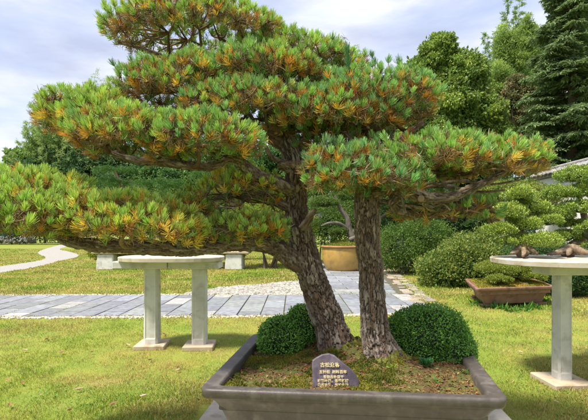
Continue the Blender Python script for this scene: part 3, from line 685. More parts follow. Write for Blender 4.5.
    twig_mesh(tm, A2, S, RNG.normal(0, .03, (m_, 3)) + (S - A2) * [.15, .15, -.3], np.full(m_, .0085), np.full(m_, .0045), bcol[RNG.integers(0, 3, m_)] * .9, 7, 5)
    a = near(Hh, branch); A3 = branch[a]; m_ = len(Hh)
    twig_mesh(tm, A3, Hh, RNG.normal(0, .04, (m_, 3)) + (Hh - A3) * [.1, .1, -.35], np.full(m_, .017), np.full(m_, .009), bcol[RNG.integers(0, 3, m_)] * .85, 9, 6)
    tm.build('twigs', M['twig'], po_)
    # brown dead needle wisps underneath
    if under > 0:
        k = int(len(p) * under * 1.6); ii = RNG.integers(0, len(p), k); q = S[near(p[ii], S)] * .5 + p[ii] * .5 + RNG.normal(0, .03, (k, 3))
        um = MB(); cu = jit(np.array([[.28, .16, .05], [.40, .24, .06], [.22, .13, .05], [.15, .18, .05]])[RNG.integers(0, 4, k)], k, .25)
        needles(um, q, RNG.normal(0, .7, (k, 3)) + [0, 0, -.2], .05, cu, 12, (.4, 1.5), .03, .0024, rise=0.0); um.build('dead_needles', M['needle'], po_)
    return po_

def limb(parent, pts, rad, seed, name='branch', seg=28, depth=.008, n=None, flare=None, plate=(.016, .06)):
    reseed(seed); W_ = [P(*p) for p in pts]; L_ = sum(np.linalg.norm(np.subtract(a, b)) for a, b in zip(W_[1:], W_[:-1]))
    n = n or max(12, int(L_ / .012)); path, r = smooth_path(W_, n, rad)
    path = path + (np.stack([vnoise(path, 6, seed), vnoise(path, 6, seed + 1), vnoise(path, 6, seed + 2)], 1) - .5) * np.clip(r, 0, .03)[:, None] * .9 * np.clip(np.arange(n) / 8, 0, 1)[:, None]
    mb = MB(); tube(mb, path, r, seg, disp=bark_disp(depth, seed, plate, flare=flare), smooth=(name != 'trunk'))
    mb.build(name, M['bark'], parent); return path

left = thing('bonsai_pine', 'leaning pine with the taller layered crown and long low left limb', 'bonsai tree', 'two pines in the big tray')
trunkL = limb(left, [(341, 357, 2.98), (337, 345, 2.98), (330, 325, 3.0), (320, 300, 3.02), (312, 275, 3.02), (306, 250, 3.02), (301, 228, 3.02), (296, 205, 3.02), (295, 184, 3.02), (297, 165, 3.02), (291, 145, 3.03), (277, 122, 3.06), (262, 98, 3.12), (243, 72, 3.2), (225, 52, 3.25)],
               [.132, .118, .105, .100, .094, .085, .079, .075, .070, .07, .062, .052, .04, .03, .02], 3, 'trunk', 150, .017, 460, flare=(.26, .5, 5, .6), plate=(.024, .085))
bL = [
    limb(left, [(308, 266, 3.02), (292, 258, 2.98), (275, 247, 2.93), (255, 243, 2.88), (232, 243, 2.82), (205, 246, 2.76), (175, 248, 2.72), (140, 248, 2.68), (105, 246, 2.65), (70, 241, 2.62), (40, 230, 2.6), (10, 222, 2.62)],
         [.072, .068, .062, .058, .055, .05, .047, .044, .04, .033, .024, .014], 11, seg=48, depth=.011),
    limb(left, [(296, 192, 3.02), (280, 186, 2.92), (262, 178, 2.84), (248, 168, 2.8), (238, 160, 2.76), (226, 160, 2.72), (212, 166, 2.68), (190, 166, 2.64), (165, 163, 2.6), (135, 160, 2.58), (105, 150, 2.56)],
         [.05, .048, .042, .038, .034, .030, .026, .026, .024, .018, .010], 12, seg=36),
    limb(left, [(297, 210, 3.02), (280, 203, 2.98), (262, 195, 2.96), (246, 191, 2.96), (230, 194, 2.95), (214, 200, 2.94)], [.034, .03, .026, .022, .017, .01], 13, seg=24),
    limb(left, [(293, 150, 3.03), (265, 135, 3.02), (230, 124, 3.0), (190, 118, 2.98), (150, 114, 2.96), (110, 118, 2.95), (70, 118, 2.95)], [.05, .045, .038, .03, .024, .018, .01], 14, seg=30),
    limb(left, [(278, 124, 3.06), (300, 112, 3.1), (320, 104, 3.15), (335, 98, 3.2)], [.035, .03, .022, .012], 15, seg=20),
    limb(left, [(243, 72, 3.2), (215, 68, 3.22), (180, 62, 3.25), (145, 50, 3.25), (118, 42, 3.25)], [.028, .024, .019, .014, .008], 16, seg=20),
    limb(left, [(296, 172, 3.0), (280, 165, 2.9), (300, 163, 2.75), (322, 160, 2.66), (345, 155, 2.6), (372, 160, 2.58)], [.022, .02, .017, .014, .012, .008], 17, seg=20),
    limb(left, [(262, 98, 3.12), (225, 96, 3.08), (190, 92, 3.02), (155, 92, 3.0), (128, 92, 3.0)], [.034, .028, .022, .016, .01], 18, seg=20),
]
# pale scar / stub on the left trunk
mb = MB(); a = P(303, 228, 2.93); b = P(312, 214, 2.86); c = P(316, 209, 2.86)
tube(mb, smooth_path([a, b, c], 10), np.linspace(.032, .008, 10), 14, (.27, .23, .165), disp=bark_disp(.008, 5, (.012, .05))); mb.build('cut_stub', M['deadwood'], left)

right = thing('bonsai_pine', 'straighter right pine with rough grey trunk and wide flat pad reaching right', 'bonsai tree', 'two pines in the big tray')
trunkR = limb(right, [(386, 368, 2.74), (382, 352, 2.75), (375, 330, 2.77), (373, 305, 2.78), (371.5, 280, 2.78), (369, 250, 2.78), (367, 225, 2.78), (366, 205, 2.79), (368, 188, 2.82), (372, 172, 2.85), (371, 150, 2.9), (362, 128, 2.95), (352, 108, 3.0)],
               [.115, .1, .088, .078, .074, .073, .076, .08, .074, .068, .052, .034, .018], 5, 'trunk', 130, .014, 420, flare=(.24, .55, 5, 1.9), plate=(.021, .085))
bR = [
    limb(right, [(367, 196, 2.8), (385, 188, 2.74), (405, 190, 2.7), (425, 196, 2.68), (450, 196, 2.66), (478, 184, 2.66), (505, 171, 2.66), (530, 160, 2.67)], [.058, .05, .043, .036, .029, .022, .015, .008], 21, seg=40, depth=.011),
    limb(right, [(370, 182, 2.84), (390, 170, 2.85), (412, 158, 2.86), (440, 158, 2.85), (470, 168, 2.8), (500, 172, 2.8)], [.045, .04, .034, .026, .02, .01], 22, seg=28),
    limb(right, [(368, 190, 2.8), (352, 184, 2.7), (338, 178, 2.62), (322, 176, 2.58), (312, 180, 2.56)], [.04, .034, .026, .018, .01], 23, seg=24),
    limb(right, [(371, 160, 2.87), (392, 146, 2.92), (410, 132, 2.98), (424, 122, 3.02)], [.036, .03, .022, .01], 24, seg=20),
    limb(right, [(365, 135, 2.93), (340, 122, 2.98), (310, 118, 3.0), (285, 120, 3.0)], [.032, .026, .018, .01], 25, seg=20),
    limb(right, [(400, 192, 2.7), (392, 204, 2.72), (402, 212, 2.78), (425, 214, 2.85), (450, 216, 2.9), (478, 212, 2.95)], [.03, .028, .024, .02, .014, .008], 26, seg=20),
    limb(right, [(420, 196, 2.68), (430, 208, 2.72), (455, 212, 2.78), (490, 206, 2.8)], [.02, .017, .014, .008], 27, seg=16),
]
mb = MB(); tube(mb, smooth_path([P(400, 196, 2.68), P(403, 204, 2.64), P(406, 213, 2.63)], 8), np.linspace(.010, .005, 8), 10, (.30, .26, .19), disp=bark_disp(.003, 6, (.008, .03))); mb.build('cut_stub', M['deadwood'], right)
mb = MB(); tube(mb, smooth_path([P(421, 199, 2.66), P(421, 198.5, 2.6)], 4), np.full(4, .020), 14, (.24, .17, .11)); mb.build('sawn_knot', M['deadwood'], right)

# thin branches fanning out under the pads
for k_, (tr_, a_, b_, r_) in enumerate([
        (right, (372, 200, 2.8), (470, 204, 2.75), .018), (right, (375, 192, 2.78), (505, 190, 2.72), .016), (right, (380, 190, 2.76), (440, 184, 2.6), .016), (right, (400, 192, 2.72), (520, 180, 2.78), .013),
        (right, (372, 180, 2.84), (455, 176, 2.95), .02), (right, (372, 172, 2.85), (345, 132, 2.75), .02), (right, (371, 165, 2.86), (395, 128, 2.72), .018), (right, (430, 196, 2.7), (498, 214, 2.86), .012),
        (right, (410, 192, 2.72), (450, 210, 2.6), .010), (right, (370, 176, 2.84), (320, 150, 2.9), .018), (right, (385, 190, 2.75), (415, 222, 2.8), .009),
        (left, (296, 180, 3.0), (335, 165, 2.85), .018), (left, (296, 165, 3.0), (250, 140, 2.75), .02), (left, (290, 150, 3.0), (330, 128, 2.85), .02), (left, (280, 130, 3.04), (235, 112, 2.85), .018),
        (left, (280, 188, 2.95), (232, 178, 2.9), .014), (left, (262, 180, 2.86), (215, 186, 2.85), .011), (left, (270, 198, 2.98), (225, 206, 2.9), .011), (left, (240, 244, 2.85), (180, 236, 2.6), .016), (left, (170, 247, 2.7), (110, 238, 2.45), .015),
        (left, (240, 122, 3.0), (150, 106, 2.85), .016), (left, (235, 72, 3.2), (280, 50, 3.15), .013), (left, (225, 70, 3.2), (150, 60, 3.1), .012)]):
    m0_ = tuple((np.array(a_) * .5 + np.array(b_) * .5 + np.array([0, 5 - 10 * (k_ % 2), .03 * (k_ % 3 - 1)])))
    q0_ = tuple((np.array(m0_) * .5 + np.array(b_) * .5 + np.array([3, -4 + 8 * (k_ % 2), .02])))
    limb(tr_, [a_, m0_, q0_, b_], [r_, r_ * .8, r_ * .6, r_ * .35], 400 + k_, seg=14, depth=.003)

# pads of the left tree: x0, x1, top row, base row, distance, depth, tone (0 blue .. 2 yellow), orange
pad(left, 112, 300, 5, 42, 3.25, .5, 1.4, .7, 1, bL[5], tilt=-.06)
pad(left, 245, 368, 46, 70, 3.22, .36, 1.2, .7, 2, trunkL[-60:], tilt=-.16)
pad(left, 120, 232, 60, 96, 3.02, .34, 1.05, 1.1, 3, bL[7], tilt=.05)
pad(left, 205, 338, 56, 84, 3.05, .38, 1.0, .85, 4, bL[7])
pad(left, 38, 150, 92, 124, 2.95, .36, 1.6, .6, 5, bL[3], lump=.3)
pad(left, 60, 135, 98, 130, 2.78, .26, 1.5, .8, 31, bL[3])
pad(left, 170, 328, 90, 116, 2.9, .38, .8, .85, 6, bL[3])
pad(left, 76, 190, 112, 146, 2.58, .32, 1.3, .9, 7, bL[1])
pad(left, 148, 262, 118, 150, 2.54, .28, 1.1, .8, 8, bL[1])
pad(left, -50, 118, 172, 224, 2.62, .42, 1.8, .95, 9, bL[0], lump=.34)
pad(left, -30, 70, 186, 226, 2.35, .25, 1.9, 1.0, 16, bL[0], lump=.34)
pad(left, 60, 205, 198, 230, 2.55, .34, 1.7, 1.7, 10, bL[0], tilt=-.1)
pad(left, 195, 290, 214, 234, 2.85, .26, 1.3, 1.7, 11, bL[0])
pad(left, 192, 290, 166, 202, 3.1, .34, 1.8, 1.3, 12, bL[2], sep=.085)
pad(left, 300, 395, 148, 166, 2.6, .2, .5, .7, 13, bL[6])
pad(left, 150, 215, 196, 214, 3.0, .3, 1.8, 1.6, 15, bL[0], sep=.075)
pad(right, 298, 434, 74, 114, 3.0, .42, .7, .75, 21, bR[3])
pad(right, 285, 400, 122, 150, 3.1, .3, .6, .8, 32, bR[4], sep=.07)
pad(right, 262, 400, 96, 126, 2.86, .34, .7, .9, 22, bR[4])
pad(right, 358, 528, 136, 168, 2.72, .38, 1.05, .8, 23, bR[1])
pad(right, 306, 420, 164, 184, 2.55, .24, .5, .75, 24, bR[2])
pad(right, 440, 545, 140, 166, 2.85, .32, 1.1, .8, 25, bR[0])
pad(right, 385, 500, 196, 212, 2.95, .3, .7, .9, 26, bR[5], sep=.075, zmin=-.1)
# the upright candle at the top right of the crown and stray shoots
def shoot(parent, px_, y0, y1, D, seed, k=9, side=0):
    reseed(seed); a = P(px_ - side, y0, D); b = P(px_, y1, D); mb = MB(); path = smooth_path([a, (a + b) / 2 + [.01, 0, 0], b], k)
    needles(mb, path[1:], np.tile(nrm(b - a) + [0, 0, .4], (k - 1, 1)), .05, jit((.12, .27, .09), k - 1, .1), 44, (.15, .9), .02, .0032)
    o = mb.build('foliage_pad', M['needle'], parent); tb = MB(); tube(tb, path, np.linspace(.006, .003, k), 5, (.16, .1, .06)); tb.build('twigs', M['twig'], o)
shoot(right, 347, 100, 49, 2.78, 61, 18)
shoot(left, 113, 78, 64, 2.95, 62, 3, -8); shoot(left, 131, 72, 60, 2.97, 63, 3, -6); shoot(left, 38, 110, 97, 2.95, 64, 3, -10); shoot(left, 109, 32, 16, 3.25, 65, 3, -12)
shoot(left, 283, 40, 26, 3.22, 66, 3, -4); shoot(left, 322, 50, 38, 3.2, 67, 3, -4); shoot(left, 372, 70, 56, 3.1, 68, 3, -3)
place_root(left, trunkL[0]); place_root(right, trunkR[0])

# ------------------------------------------------------------------ stone display tables
def stadium(cx_, cy_, hl, hw, n=40, p=2.6):
    a = np.linspace(0, 2 * np.pi, n, endpoint=False); c, s = np.cos(a), np.sin(a)
    return np.column_stack([cx_ + hl * np.sign(c) * np.abs(c) ** (2 / p), cy_ + hw * np.sign(s) * np.abs(s) ** (2 / p)])
def display_table(label, cx_, cy_, hl, hw, ztop, legs, legw, foot, beam, seed):
    reseed(seed); t = thing('display_table', label, 'table', 'stone display tables')
    mb = MB(); wob = lambda q, s: q + (np.array([cx_, cy_]) - q) * s
    q = stadium(cx_, cy_, hl, hw); th = .055; nz = (vnoise(np.column_stack([q, np.zeros(len(q))]), 5, seed) - .5)[:, None] * .03; q = q * (1) + nz * .5
    R = [np.column_stack([wob(q, s), np.full(len(q), z)]) for s, z in ((.03, ztop - th), (.005, ztop - th + .006), (0, ztop - .010), (.008, ztop - .002), (.03, ztop))]
    loft(mb, R, close_bottom=True, close_top=True); mb.build('table_top', M['slabtop'], t)
    for (bx0, bx1, by) in beam:
        mb = MB(); box(mb, ((bx0 + bx1) / 2, by, ztop - th - .046), (bx1 - bx0, .30, .088), bev=.008); mb.build('beam', M['cement'], t)
    zl = ztop - th - .092
    for (lx, ly) in legs:
        mb = MB(); hw2 = legw / 2; n = 14
        # square post with chamfered corners and a shallow sunk panel on each face
        def sec(s, inset, z):
            h = hw2 * s; c = h * .26; i = inset
            pts = [(-h + c, -h), (-h + c + .012, -h + i), (h - c - .012, -h + i), (h - c, -h), (h, -h + c), (h - i, -h + c + .012), (h - i, h - c - .012), (h, h - c),
                   (h - c, h), (h - c - .012, h - i), (-h + c + .012, h - i), (-h + c, h), (-h, h - c), (-h + i, h - c - .012), (-h + i, -h + c + .012), (-h, -h + c)]
            return np.array([(lx + a, ly + b, z) for a, b in pts])
        loft(mb, [sec(1, .0, .05), sec(1, .0, .11), sec(1, .007, .125), sec(.97, .007, zl - .09), sec(.97, .0, zl - .075), sec(.97, .0, zl)], close_bottom=True, close_top=True)
        mb.build('leg', M['cement'], t)
        mb = MB(); box(mb, (lx, ly, .024), (foot, foot, .056), bev=.007, rz=.06); mb.build('footing', M['footing'], t)
    place_root(t, (cx_, cy_, 0))
display_table('grey stone table with thin oval top, empty, on the lawn left of the tray', -1.50, 5.3, .64, .40, 1.115, [(-1.745, 5.3), (-1.155, 5.27)], .17, .36, [(-2.18, -1.52, 5.3), (-1.505, -.90, 5.28)], 71)
display_table('pale stone table under two cloud pruned junipers at the right', 2.78, 4.05, .86, .6, 1.165, [(2.49, 4.0), (3.25, 4.0)], .132, .38, [(2.29, 3.55, 4.0)], 72)

# ------------------------------------------------------------------ junipers (cloud pruned)
def juniper(name, label, cat, pads, trunk, seed, dens=1.0, leaf=.02, cols=((.15, .24, .03), (.09, .18, .03)), base=None, group=None, mat='leaf', trunk_col=(.27, .20, .13), crown='foliage_pad', core_col=(.03, .045, .012)):
    reseed(seed); root = thing(name, label, cat, group)
    for k, (px_, py_, D, hx, hz, dy) in enumerate(pads):
        mb = MB(); c = P(px_, py_, D); sx = hx * D / F; sz = hz * D / F; sub = max(3, int(sx * 2 / (leaf * 5)))
        nb = int(14 + 26 * min(1, sx * 2))
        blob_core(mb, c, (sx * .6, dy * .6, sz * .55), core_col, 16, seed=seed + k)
        for q in range(nb):
            d = nrm(RNG.normal(size=3)); d[2] = abs(d[2]) * .9 - .25; cc_ = c + d * np.array([sx, dy, sz]) * .72; rr = np.array([1, 1, .7]) * min(sx, sz * 1.5) * RNG.uniform(.3, .48)
            def colf(p, dd, n_): return jit(mixc(cols[1], cols[0], np.clip(.45 + .5 * RNG.normal(0, .5, n_) + .2 * dd[:, 2], 0, 1)), n_, .18, .06)
            n_l = int(dens * 9.0 * (rr[0] * rr[2]) / (leaf * leaf * .4)) + 120
            leafball(mb, cc_, rr, n_l, leaf, .45, colf, seed=seed + q, lump=.25, up=.5, squash_bottom=.8, thick=.4)
        mb.build(crown, M[mat], root)
    if trunk:
        tb = MB(); t0 = trunk[0]
        for tr in trunk:
            pts = [P(*a[:3]) for a in tr]; path, r = smooth_path(pts, 26, [a[3] for a in tr]); tube(tb, path, r, 14, trunk_col, disp=bark_disp(.004, seed, (.010, .06), tint=trunk_col))
        tb.build('trunk', M['deadwood'], root)
        place_root(root, P(*trunk[0][0][:3]))
    return root
juniper('cloud_juniper', 'bright green cloud pruned juniper with gnarled trunk near the left end of the table', 'bonsai tree',
        [(519, 195, 4.25, 16, 12, .2), (504, 212, 4.2, 19, 12, .22), (533, 208, 4.3, 16, 12, .18), (499, 230, 4.15, 15, 10, .18), (547, 220, 4.2, 13, 12, .15), (507, 242, 4.05, 9, 6, .12), (541, 241, 4.0, 18, 12, .18), (520, 240, 4.15, 13, 8, .16), (523, 225, 4.2, 17, 12, .2)],
        [[(526, 254, 4.1, .085), (521, 247, 4.12, .06), (523, 238, 4.15, .04), (517, 226, 4.2, .03), (520, 205, 4.22, .02)], [(523, 245, 4.12, .04), (534, 242, 4.1, .03), (542, 240, 4.05, .018)], [(523, 244, 4.1, .035), (517, 250, 4.02, .025), (511, 254, 3.96, .012)], [(524, 244, 4.1, .035), (532, 250, 4.02, .025), (538, 254, 3.97, .012)], [(523, 246, 4.08, .03), (524, 252, 3.98, .022), (523, 256, 3.9, .01)]], 81, 1.0, .017, ((.40, .48, .065), (.14, .24, .035)), group='junipers on the right table', mat='clip')
juniper('cloud_juniper', 'taller cloud pruned juniper cut by the right edge of the photo', 'bonsai tree',
        [(576, 176, 4.4, 20, 12, .2), (592, 190, 4.35, 20, 12, .2), (562, 193, 4.4, 17, 11, .18), (580, 208, 4.3, 23, 10, .2), (559, 214, 4.35, 14, 9, .15), (566, 237, 4.35, 13, 9, .12), (592, 232, 4.15, 16, 18, .2), (598, 246, 4.1, 12, 8, .15), (575, 224, 4.4, 15, 7, .15)],
        [[(566, 254, 4.3, .08), (572, 247, 4.32, .05), (583, 236, 4.35, .04), (584, 215, 4.38, .03), (577, 190, 4.4, .02)], [(570, 248, 4.25, .04), (560, 252, 4.15, .028), (547, 254, 4.1, .012)], [(572, 248, 4.25, .045), (584, 252, 4.1, .03), (594, 254, 4.05, .014)], [(569, 250, 4.2, .035), (568, 254, 4.05, .015)]], 82, 1.0, .017, ((.36, .45, .06), (.12, .22, .035)), group='junipers on the right table', mat='clip')

# pot with low juniper on the grass, right
gp = thing('clay_pot', 'reddish clay bonsai tray with small feet on the grass at the right', 'pot')
qm2 = quad_map((3.28, 7.75), (4.92, 8.1), (3.72, 9.35), (5.3, 9.6))
make_pot(gp, qm2, 1.6, 1.5, .40, .07, M['clay'], lip=.05, rim=.07, flare=.22, sc_=1.0); place_root(gp, (4.3, 8.6, 0))
reseed(91); mb = MB(); q = inset_grid(qm2, 1.6, 1.5, .066, 30, 28); pz = np.column_stack([q.reshape(-1, 2), np.zeros(q.shape[0] * q.shape[1])]); z = .375 + .12 * np.exp(-(((q[..., 0] - 4.3) / .6) ** 2 + ((q[..., 1] - 8.7) / .5) ** 2)) + .04 * (fbm(pz, 5, 2).reshape(q.shape[:2]) - .5)
nv, nu = z.shape; i, j = np.meshgrid(np.arange(nv - 1), np.arange(nu - 1), indexing='ij'); f = np.stack([i * nu + j, i * nu + j + 1, (i + 1) * nu + j + 1, (i + 1) * nu + j], -1)
mb.add(np.concatenate([q, z[..., None]], -1).reshape(-1, 3), f.reshape(-1, 4), 4, (.20, .13, .035), True)
n = 14000; u = RNG.uniform(.06, .94, n); v = RNG.uniform(.06, .94, n); pq = qm2(u, v); hz = .375 + .12 * np.exp(-(((pq[:, 0] - 4.3) / .6) ** 2 + ((pq[:, 1] - 8.7) / .5) ** 2)); pp = np.column_stack([pq, hz])
leaf_cards(mb, pp, RNG.normal(0, .6, (n, 3)) + [0, 0, 1], RNG.uniform(.015, .035, n), .6, jit(mixc((.42, .30, .035), (.22, .24, .03), np.clip(fbm(pp, 4, 7) * 3 - 1, 0, 1)), n, .25))
o = mb.build('tray_moss', M['mossy']); tag(o, label='yellow moss covering the soil of the reddish tray', kind='stuff')
juniper('low_juniper', 'low spreading juniper growing in the reddish tray on the grass', 'bonsai tree',
        [(510, 270, 8.5, 22, 9, .45), (492, 268, 8.7, 16, 8, .4), (529, 275, 8.4, 16, 7, .35), (500, 279, 8.2, 14, 5, .3), (522, 262, 8.7, 16, 8, .35)],
        [[(508, 285, 8.5, .08), (504, 280, 8.5, .06), (512, 273, 8.5, .04), (525, 268, 8.5, .03)], [(515, 285, 8.3, .05), (528, 284, 8.2, .03)]], 83, 1.2, .035, ((.32, .36, .05), (.16, .22, .035)))
# weeds tufts under the clay tray
reseed(92)
mb = MB()
for (gx, gy, k, h) in [(g[0], g[1], 26, .16) for g in [G(x, y) for x, y in ((500, 309), (512, 312), (487, 308), (525, 311), (536, 309), (478, 306), (545, 303), (506, 306), (518, 305))]]:
    a = RNG.uniform(0, 6.28, k); ax = np.stack([np.cos(a), np.sin(a), RNG.uniform(.3, 2.2, k)], 1); leaf_cards(mb, np.tile([gx, gy, 0], (k, 1)) + RNG.normal(0, .06, (k, 3)) * [1, 1, .3], ax, RNG.uniform(.5, 1.1, k) * h, .3, jit((.09, .22, .03), k, .25))
o = mb.build('weeds', M['leaf']); tag(o, label='leafy weeds along the foot of the reddish tray', kind='stuff')

# ochre pot with bonsai behind the trunks
reseed(95)
op = thing('ochre_pot', 'large round ochre glazed pot standing between the two pine trunks', 'pot')
oc = G(347, 272); oc[1] += .0; cx_, cy_ = oc[0], oc[1] + .75; a = np.linspace(0, 2 * np.pi, 56, endpoint=False)
prof = [(.62, 0), (.66, .02), (.72, .12), (.78, .3), (.82, .5), (.835, .7), (.83, .84)]; rim = [(.83, .84), (.875, .86), (.885, .90), (.87, .93), (.80, .935), (.78, .92), (.77, .82)]
S_ = 1.02
mb = MB(); loft(mb, [np.column_stack([cx_ + r * S_ * np.cos(a), cy_ + r * S_ * np.sin(a), np.full(56, z)]) for r, z in prof], smooth=True); mb.build('pot_body', M['gold'], op)
mb = MB(); loft(mb, [np.column_stack([cx_ + r * S_ * np.cos(a), cy_ + r * S_ * np.sin(a), np.full(56, z + .002)]) for r, z in rim], close_bottom=False, smooth=True); mb.build('rim', two_tone('rim_glaze', [(.26, .13, .05), (.36, .2, .08)], 3), op)
place_root(op, (cx_, cy_, 0))
mb = MB(); n = 9000; r = np.sqrt(RNG.random(n)); th = RNG.uniform(0, 6.28, n); x = r * .78 * np.cos(th); y = r * .78 * np.sin(th); z = .85 + .26 * (1 - r ** 2)
loft(mb, [np.column_stack([cx_ + rr * np.cos(a), cy_ + rr * np.sin(a), np.full(56, .84 + .25 * (1 - (rr / .78) ** 2))]) for rr in np.linspace(.78, .03, 10)], (.16, .17, .04), close_bottom=False, close_top=True, smooth=True)
leaf_cards(mb, np.column_stack([cx_ + x, cy_ + y, z]), RNG.normal(0, .6, (n, 3)) + [0, 0, 1], RNG.uniform(.03, .07, n), .6, jit((.27, .29, .05), n, .3))
o = mb.build('pot_moss', M['mossy']); tag(o, label='light green moss mound in the ochre pot', kind='stuff')
D0 = cy_
juniper('twisted_bonsai', 'old bonsai with bleached twisted trunk growing in the ochre pot', 'bonsai tree',
        [(324, 203, D0, 15, 8, .5), (352, 196, D0 + .3, 16, 8, .5), (318, 224, D0, 9, 5, .3), (378, 200, D0, 12, 8, .5), (338, 232, D0 - .2, 10, 5, .3)],
        [[(354, 246, D0, .2), (352, 238, D0, .15), (349, 228, D0, .12), (347, 218, D0, .10), (340, 208, D0, .08), (335, 196, D0, .05)], [(350, 232, D0, .09), (340, 224, D0 - .2, .07), (330, 223, D0 - .3, .05), (321, 226, D0 - .3, .03)], [(352, 232, D0, .09), (365, 228, D0, .08), (380, 218, D0, .05), (392, 210, D0, .03)], [(350, 240, D0 - .3, .1), (358, 236, D0 - .4, .06)]],
        84, .7, .06, ((.17, .25, .05), (.09, .16, .03)), trunk_col=(.15, .13, .10))

# ------------------------------------------------------------------ far bench, rocks
reseed(97)
bt = thing('stone_bench', 'long low stone bench with thick block supports beyond the path', 'bench')
yb_ = G(103, 270)[1]; xs0 = (95 - CX) * yb_ / F; xs1 = (224 - CX) * yb_ / F
for x0 in (xs0, xs1):
    mb = MB(); box(mb, (x0 + .36, yb_ + .5, .3), (.66, 1.0, .6), bev=.03, taper=.93); mb.build('support', M['cement'], bt)
mb = MB(); box(mb, ((xs0 + xs1) / 2 + .4, yb_ + .5, .66), (xs1 - xs0 + 1.1, 1.05, .11), bev=.03); mb.build('seat', M['footing'], bt)
mb = MB(); box(mb, ((xs0 + xs1) / 2 + .36, yb_ + .55, .17), (xs1 - xs0 - .70, .25, .16), bev=.03); mb.build('stretcher', M['footing'], bt)
place_root(bt, ((xs0 + xs1) / 2, yb_ + .5, 0))
def rock(label, c, r, seed, col=None, name='garden_rock', group=None):
    reseed(seed); a = np.linspace(0, 2 * np.pi, 40, endpoint=False); e_ = np.linspace(-.35, np.pi / 2 - .04, 22); A, E = np.meshgrid(a, e_)
    d = np.stack([np.cos(A) * np.cos(E), np.sin(A) * np.cos(E), np.sin(E)], -1); df = d.reshape(-1, 3)
    s = .7 + .7 * fbm(df, 1.3, seed) + .35 * (np.abs(fbm(df, 3, seed + 3) - .5)) ; mb = MB(); loft(mb, (np.asarray(c) + df * np.asarray(r) * s[:, None]).reshape(d.shape), close_bottom=True, close_top=True, smooth=False)
    o = mb.build(name, M['rock']); tag(o, label, 'rock', group); return o
g = G(411, 270); rock('grey rock at the foot of the shrubs right of the ochre pot', (g[0], g[1] + .2, .15), (.42, .3, .42), 101)
for k, (px_, wd) in enumerate(((2, 1.4), (11, 1.2), (20, 1.1), (28, 1.0))):
    g = G(px_, 243.6); rock(['first dark edging rock from the left by the far lawn', 'second dark edging rock from the left by the far lawn', 'third dark edging rock from the left by the far lawn', 'last dark edging rock, nearest the winding gravel path'][k], (g[0], g[1], .3), (wd * .72, .9, .62 + .1 * (k % 2)), 110 + k, group='dark rocks edging the far lawn')
g0, g1 = G(-40, 241.2), G(19, 241.2)
mb = MB(); n = 24; t = np.linspace(0, 1, n); xx = g0[0] + (g1[0] - g0[0]) * t; yy_ = g0[1] + .12 * np.sin(t * 40); top = 2.35 + .1 * np.sin(t * 9)
R = [np.column_stack([xx, yy_ + dy, z]) for dy, z in ((0, np.zeros(n)), (0, top), (.04, top), (.04, np.zeros(n)))]
v = np.stack(R, 1).reshape(-1, 3); f = [];
for k in range(n - 1):
    for q in range(3): f.append((k * 4 + q, (k + 1) * 4 + q, (k + 1) * 4 + q + 1, k * 4 + q + 1))
mb.add(v, f, 4); o = mb.build('screen_netting', M['net']); tag(o, 'dark teal screen netting behind the rocks at far left', 'fence')

# ------------------------------------------------------------------ shrubs and trees around
def shrub(name, label, cat, lobes, n, leaf, cols, seed, width=.5, group=None, stem=True, lump=.25, mat='leaf', loosen=.0, core=True):
    reseed(seed); root = thing(name, label, cat, group); mb = MB(); tot = sum(l[3] * l[5] for l in lobes)
    for k, (px_, py_, D, rx, ry, rz) in enumerate(lobes):
        c = P(px_, py_, D); R_ = np.array([rx, ry, rz])
        if core:
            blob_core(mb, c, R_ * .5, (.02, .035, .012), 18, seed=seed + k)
            leafball(mb, c, R_ * .9, int(n * .35 * rx * rz / tot), leaf * 1.2, width, lambda p, dd, n_: jit(mixc(cols[0], cols[1], RNG.random(n_) * .6), n_, .22, .07), seed=seed, lump=.25, squash_bottom=.8, thick=.3)
        nb = 34
        for q in range(nb):
            d = nrm(RNG.normal(size=3)); d[2] = d[2] * .8 + .1; cc_ = c + d * R_ * .74; rr = R_ * RNG.uniform(.22, .42)
            def colf(p, dd, n_):
                tt = np.clip(.5 + .35 * RNG.normal(0, 1, n_) + .8 * (fbm(p, 1.1 / max(rx, .5), seed + 9) - .5), 0, 1); return jit(mixc(cols[0], cols[1], tt), n_, .22, .07)
            leafball(mb, cc_, rr, int(n * rx * rz / tot / nb), leaf, width, colf, seed=seed + q, lump=.35, up=.25, squash_bottom=.8, thick=.35)
    mb.build('crown', M[mat], root)
    if stem:
        sb = MB(); c = P(*lobes[0][:3]); b = np.array([c[0], c[1], 0])
        for q in range(6):
            l = lobes[q % len(lobes)]; e2 = P(*l[:3]) + RNG.normal(0, .2, 3) * l[3] * .5; tube(sb, smooth_path([b + RNG.normal(0, .12, 3) * [1, 1, 0], (b + e2) / 2 + RNG.normal(0, .1, 3), e2], 8), np.linspace(.045, .015, 8) * max(1, lobes[0][3] / 1.4), 7, (.13, .095, .065))
        sb.build('stems', M['twig'], root); place_root(root, b)
    return root
AZ = ((.06, .12, .022), (.17, .22, .04)); DK = ((.035, .09, .025), (.09, .17, .04)); MD = ((.07, .15, .025), (.19, .28, .045)); YG = ((.17, .27, .04), (.40, .42, .06))
shrub('azalea_shrub', 'rounded azalea shrub with reddish tips left of the reddish tray', 'shrub', [(468, 266, 11.3, 1.0, .8, .9), (442, 272, 11.2, .7, .6, .62), (488, 258, 11.6, .75, .7, .9)], 24000, .065, ((.10, .20, .03), (.34, .36, .08)), 201)
shrub('azalea_shrub', 'green shrub behind the rock, right of the ochre pot', 'shrub', [(402, 250, 14.6, 1.0, .8, .95), (425, 244, 14.8, 1.0, .8, 1.1)], 20000, .06, MD, 202)
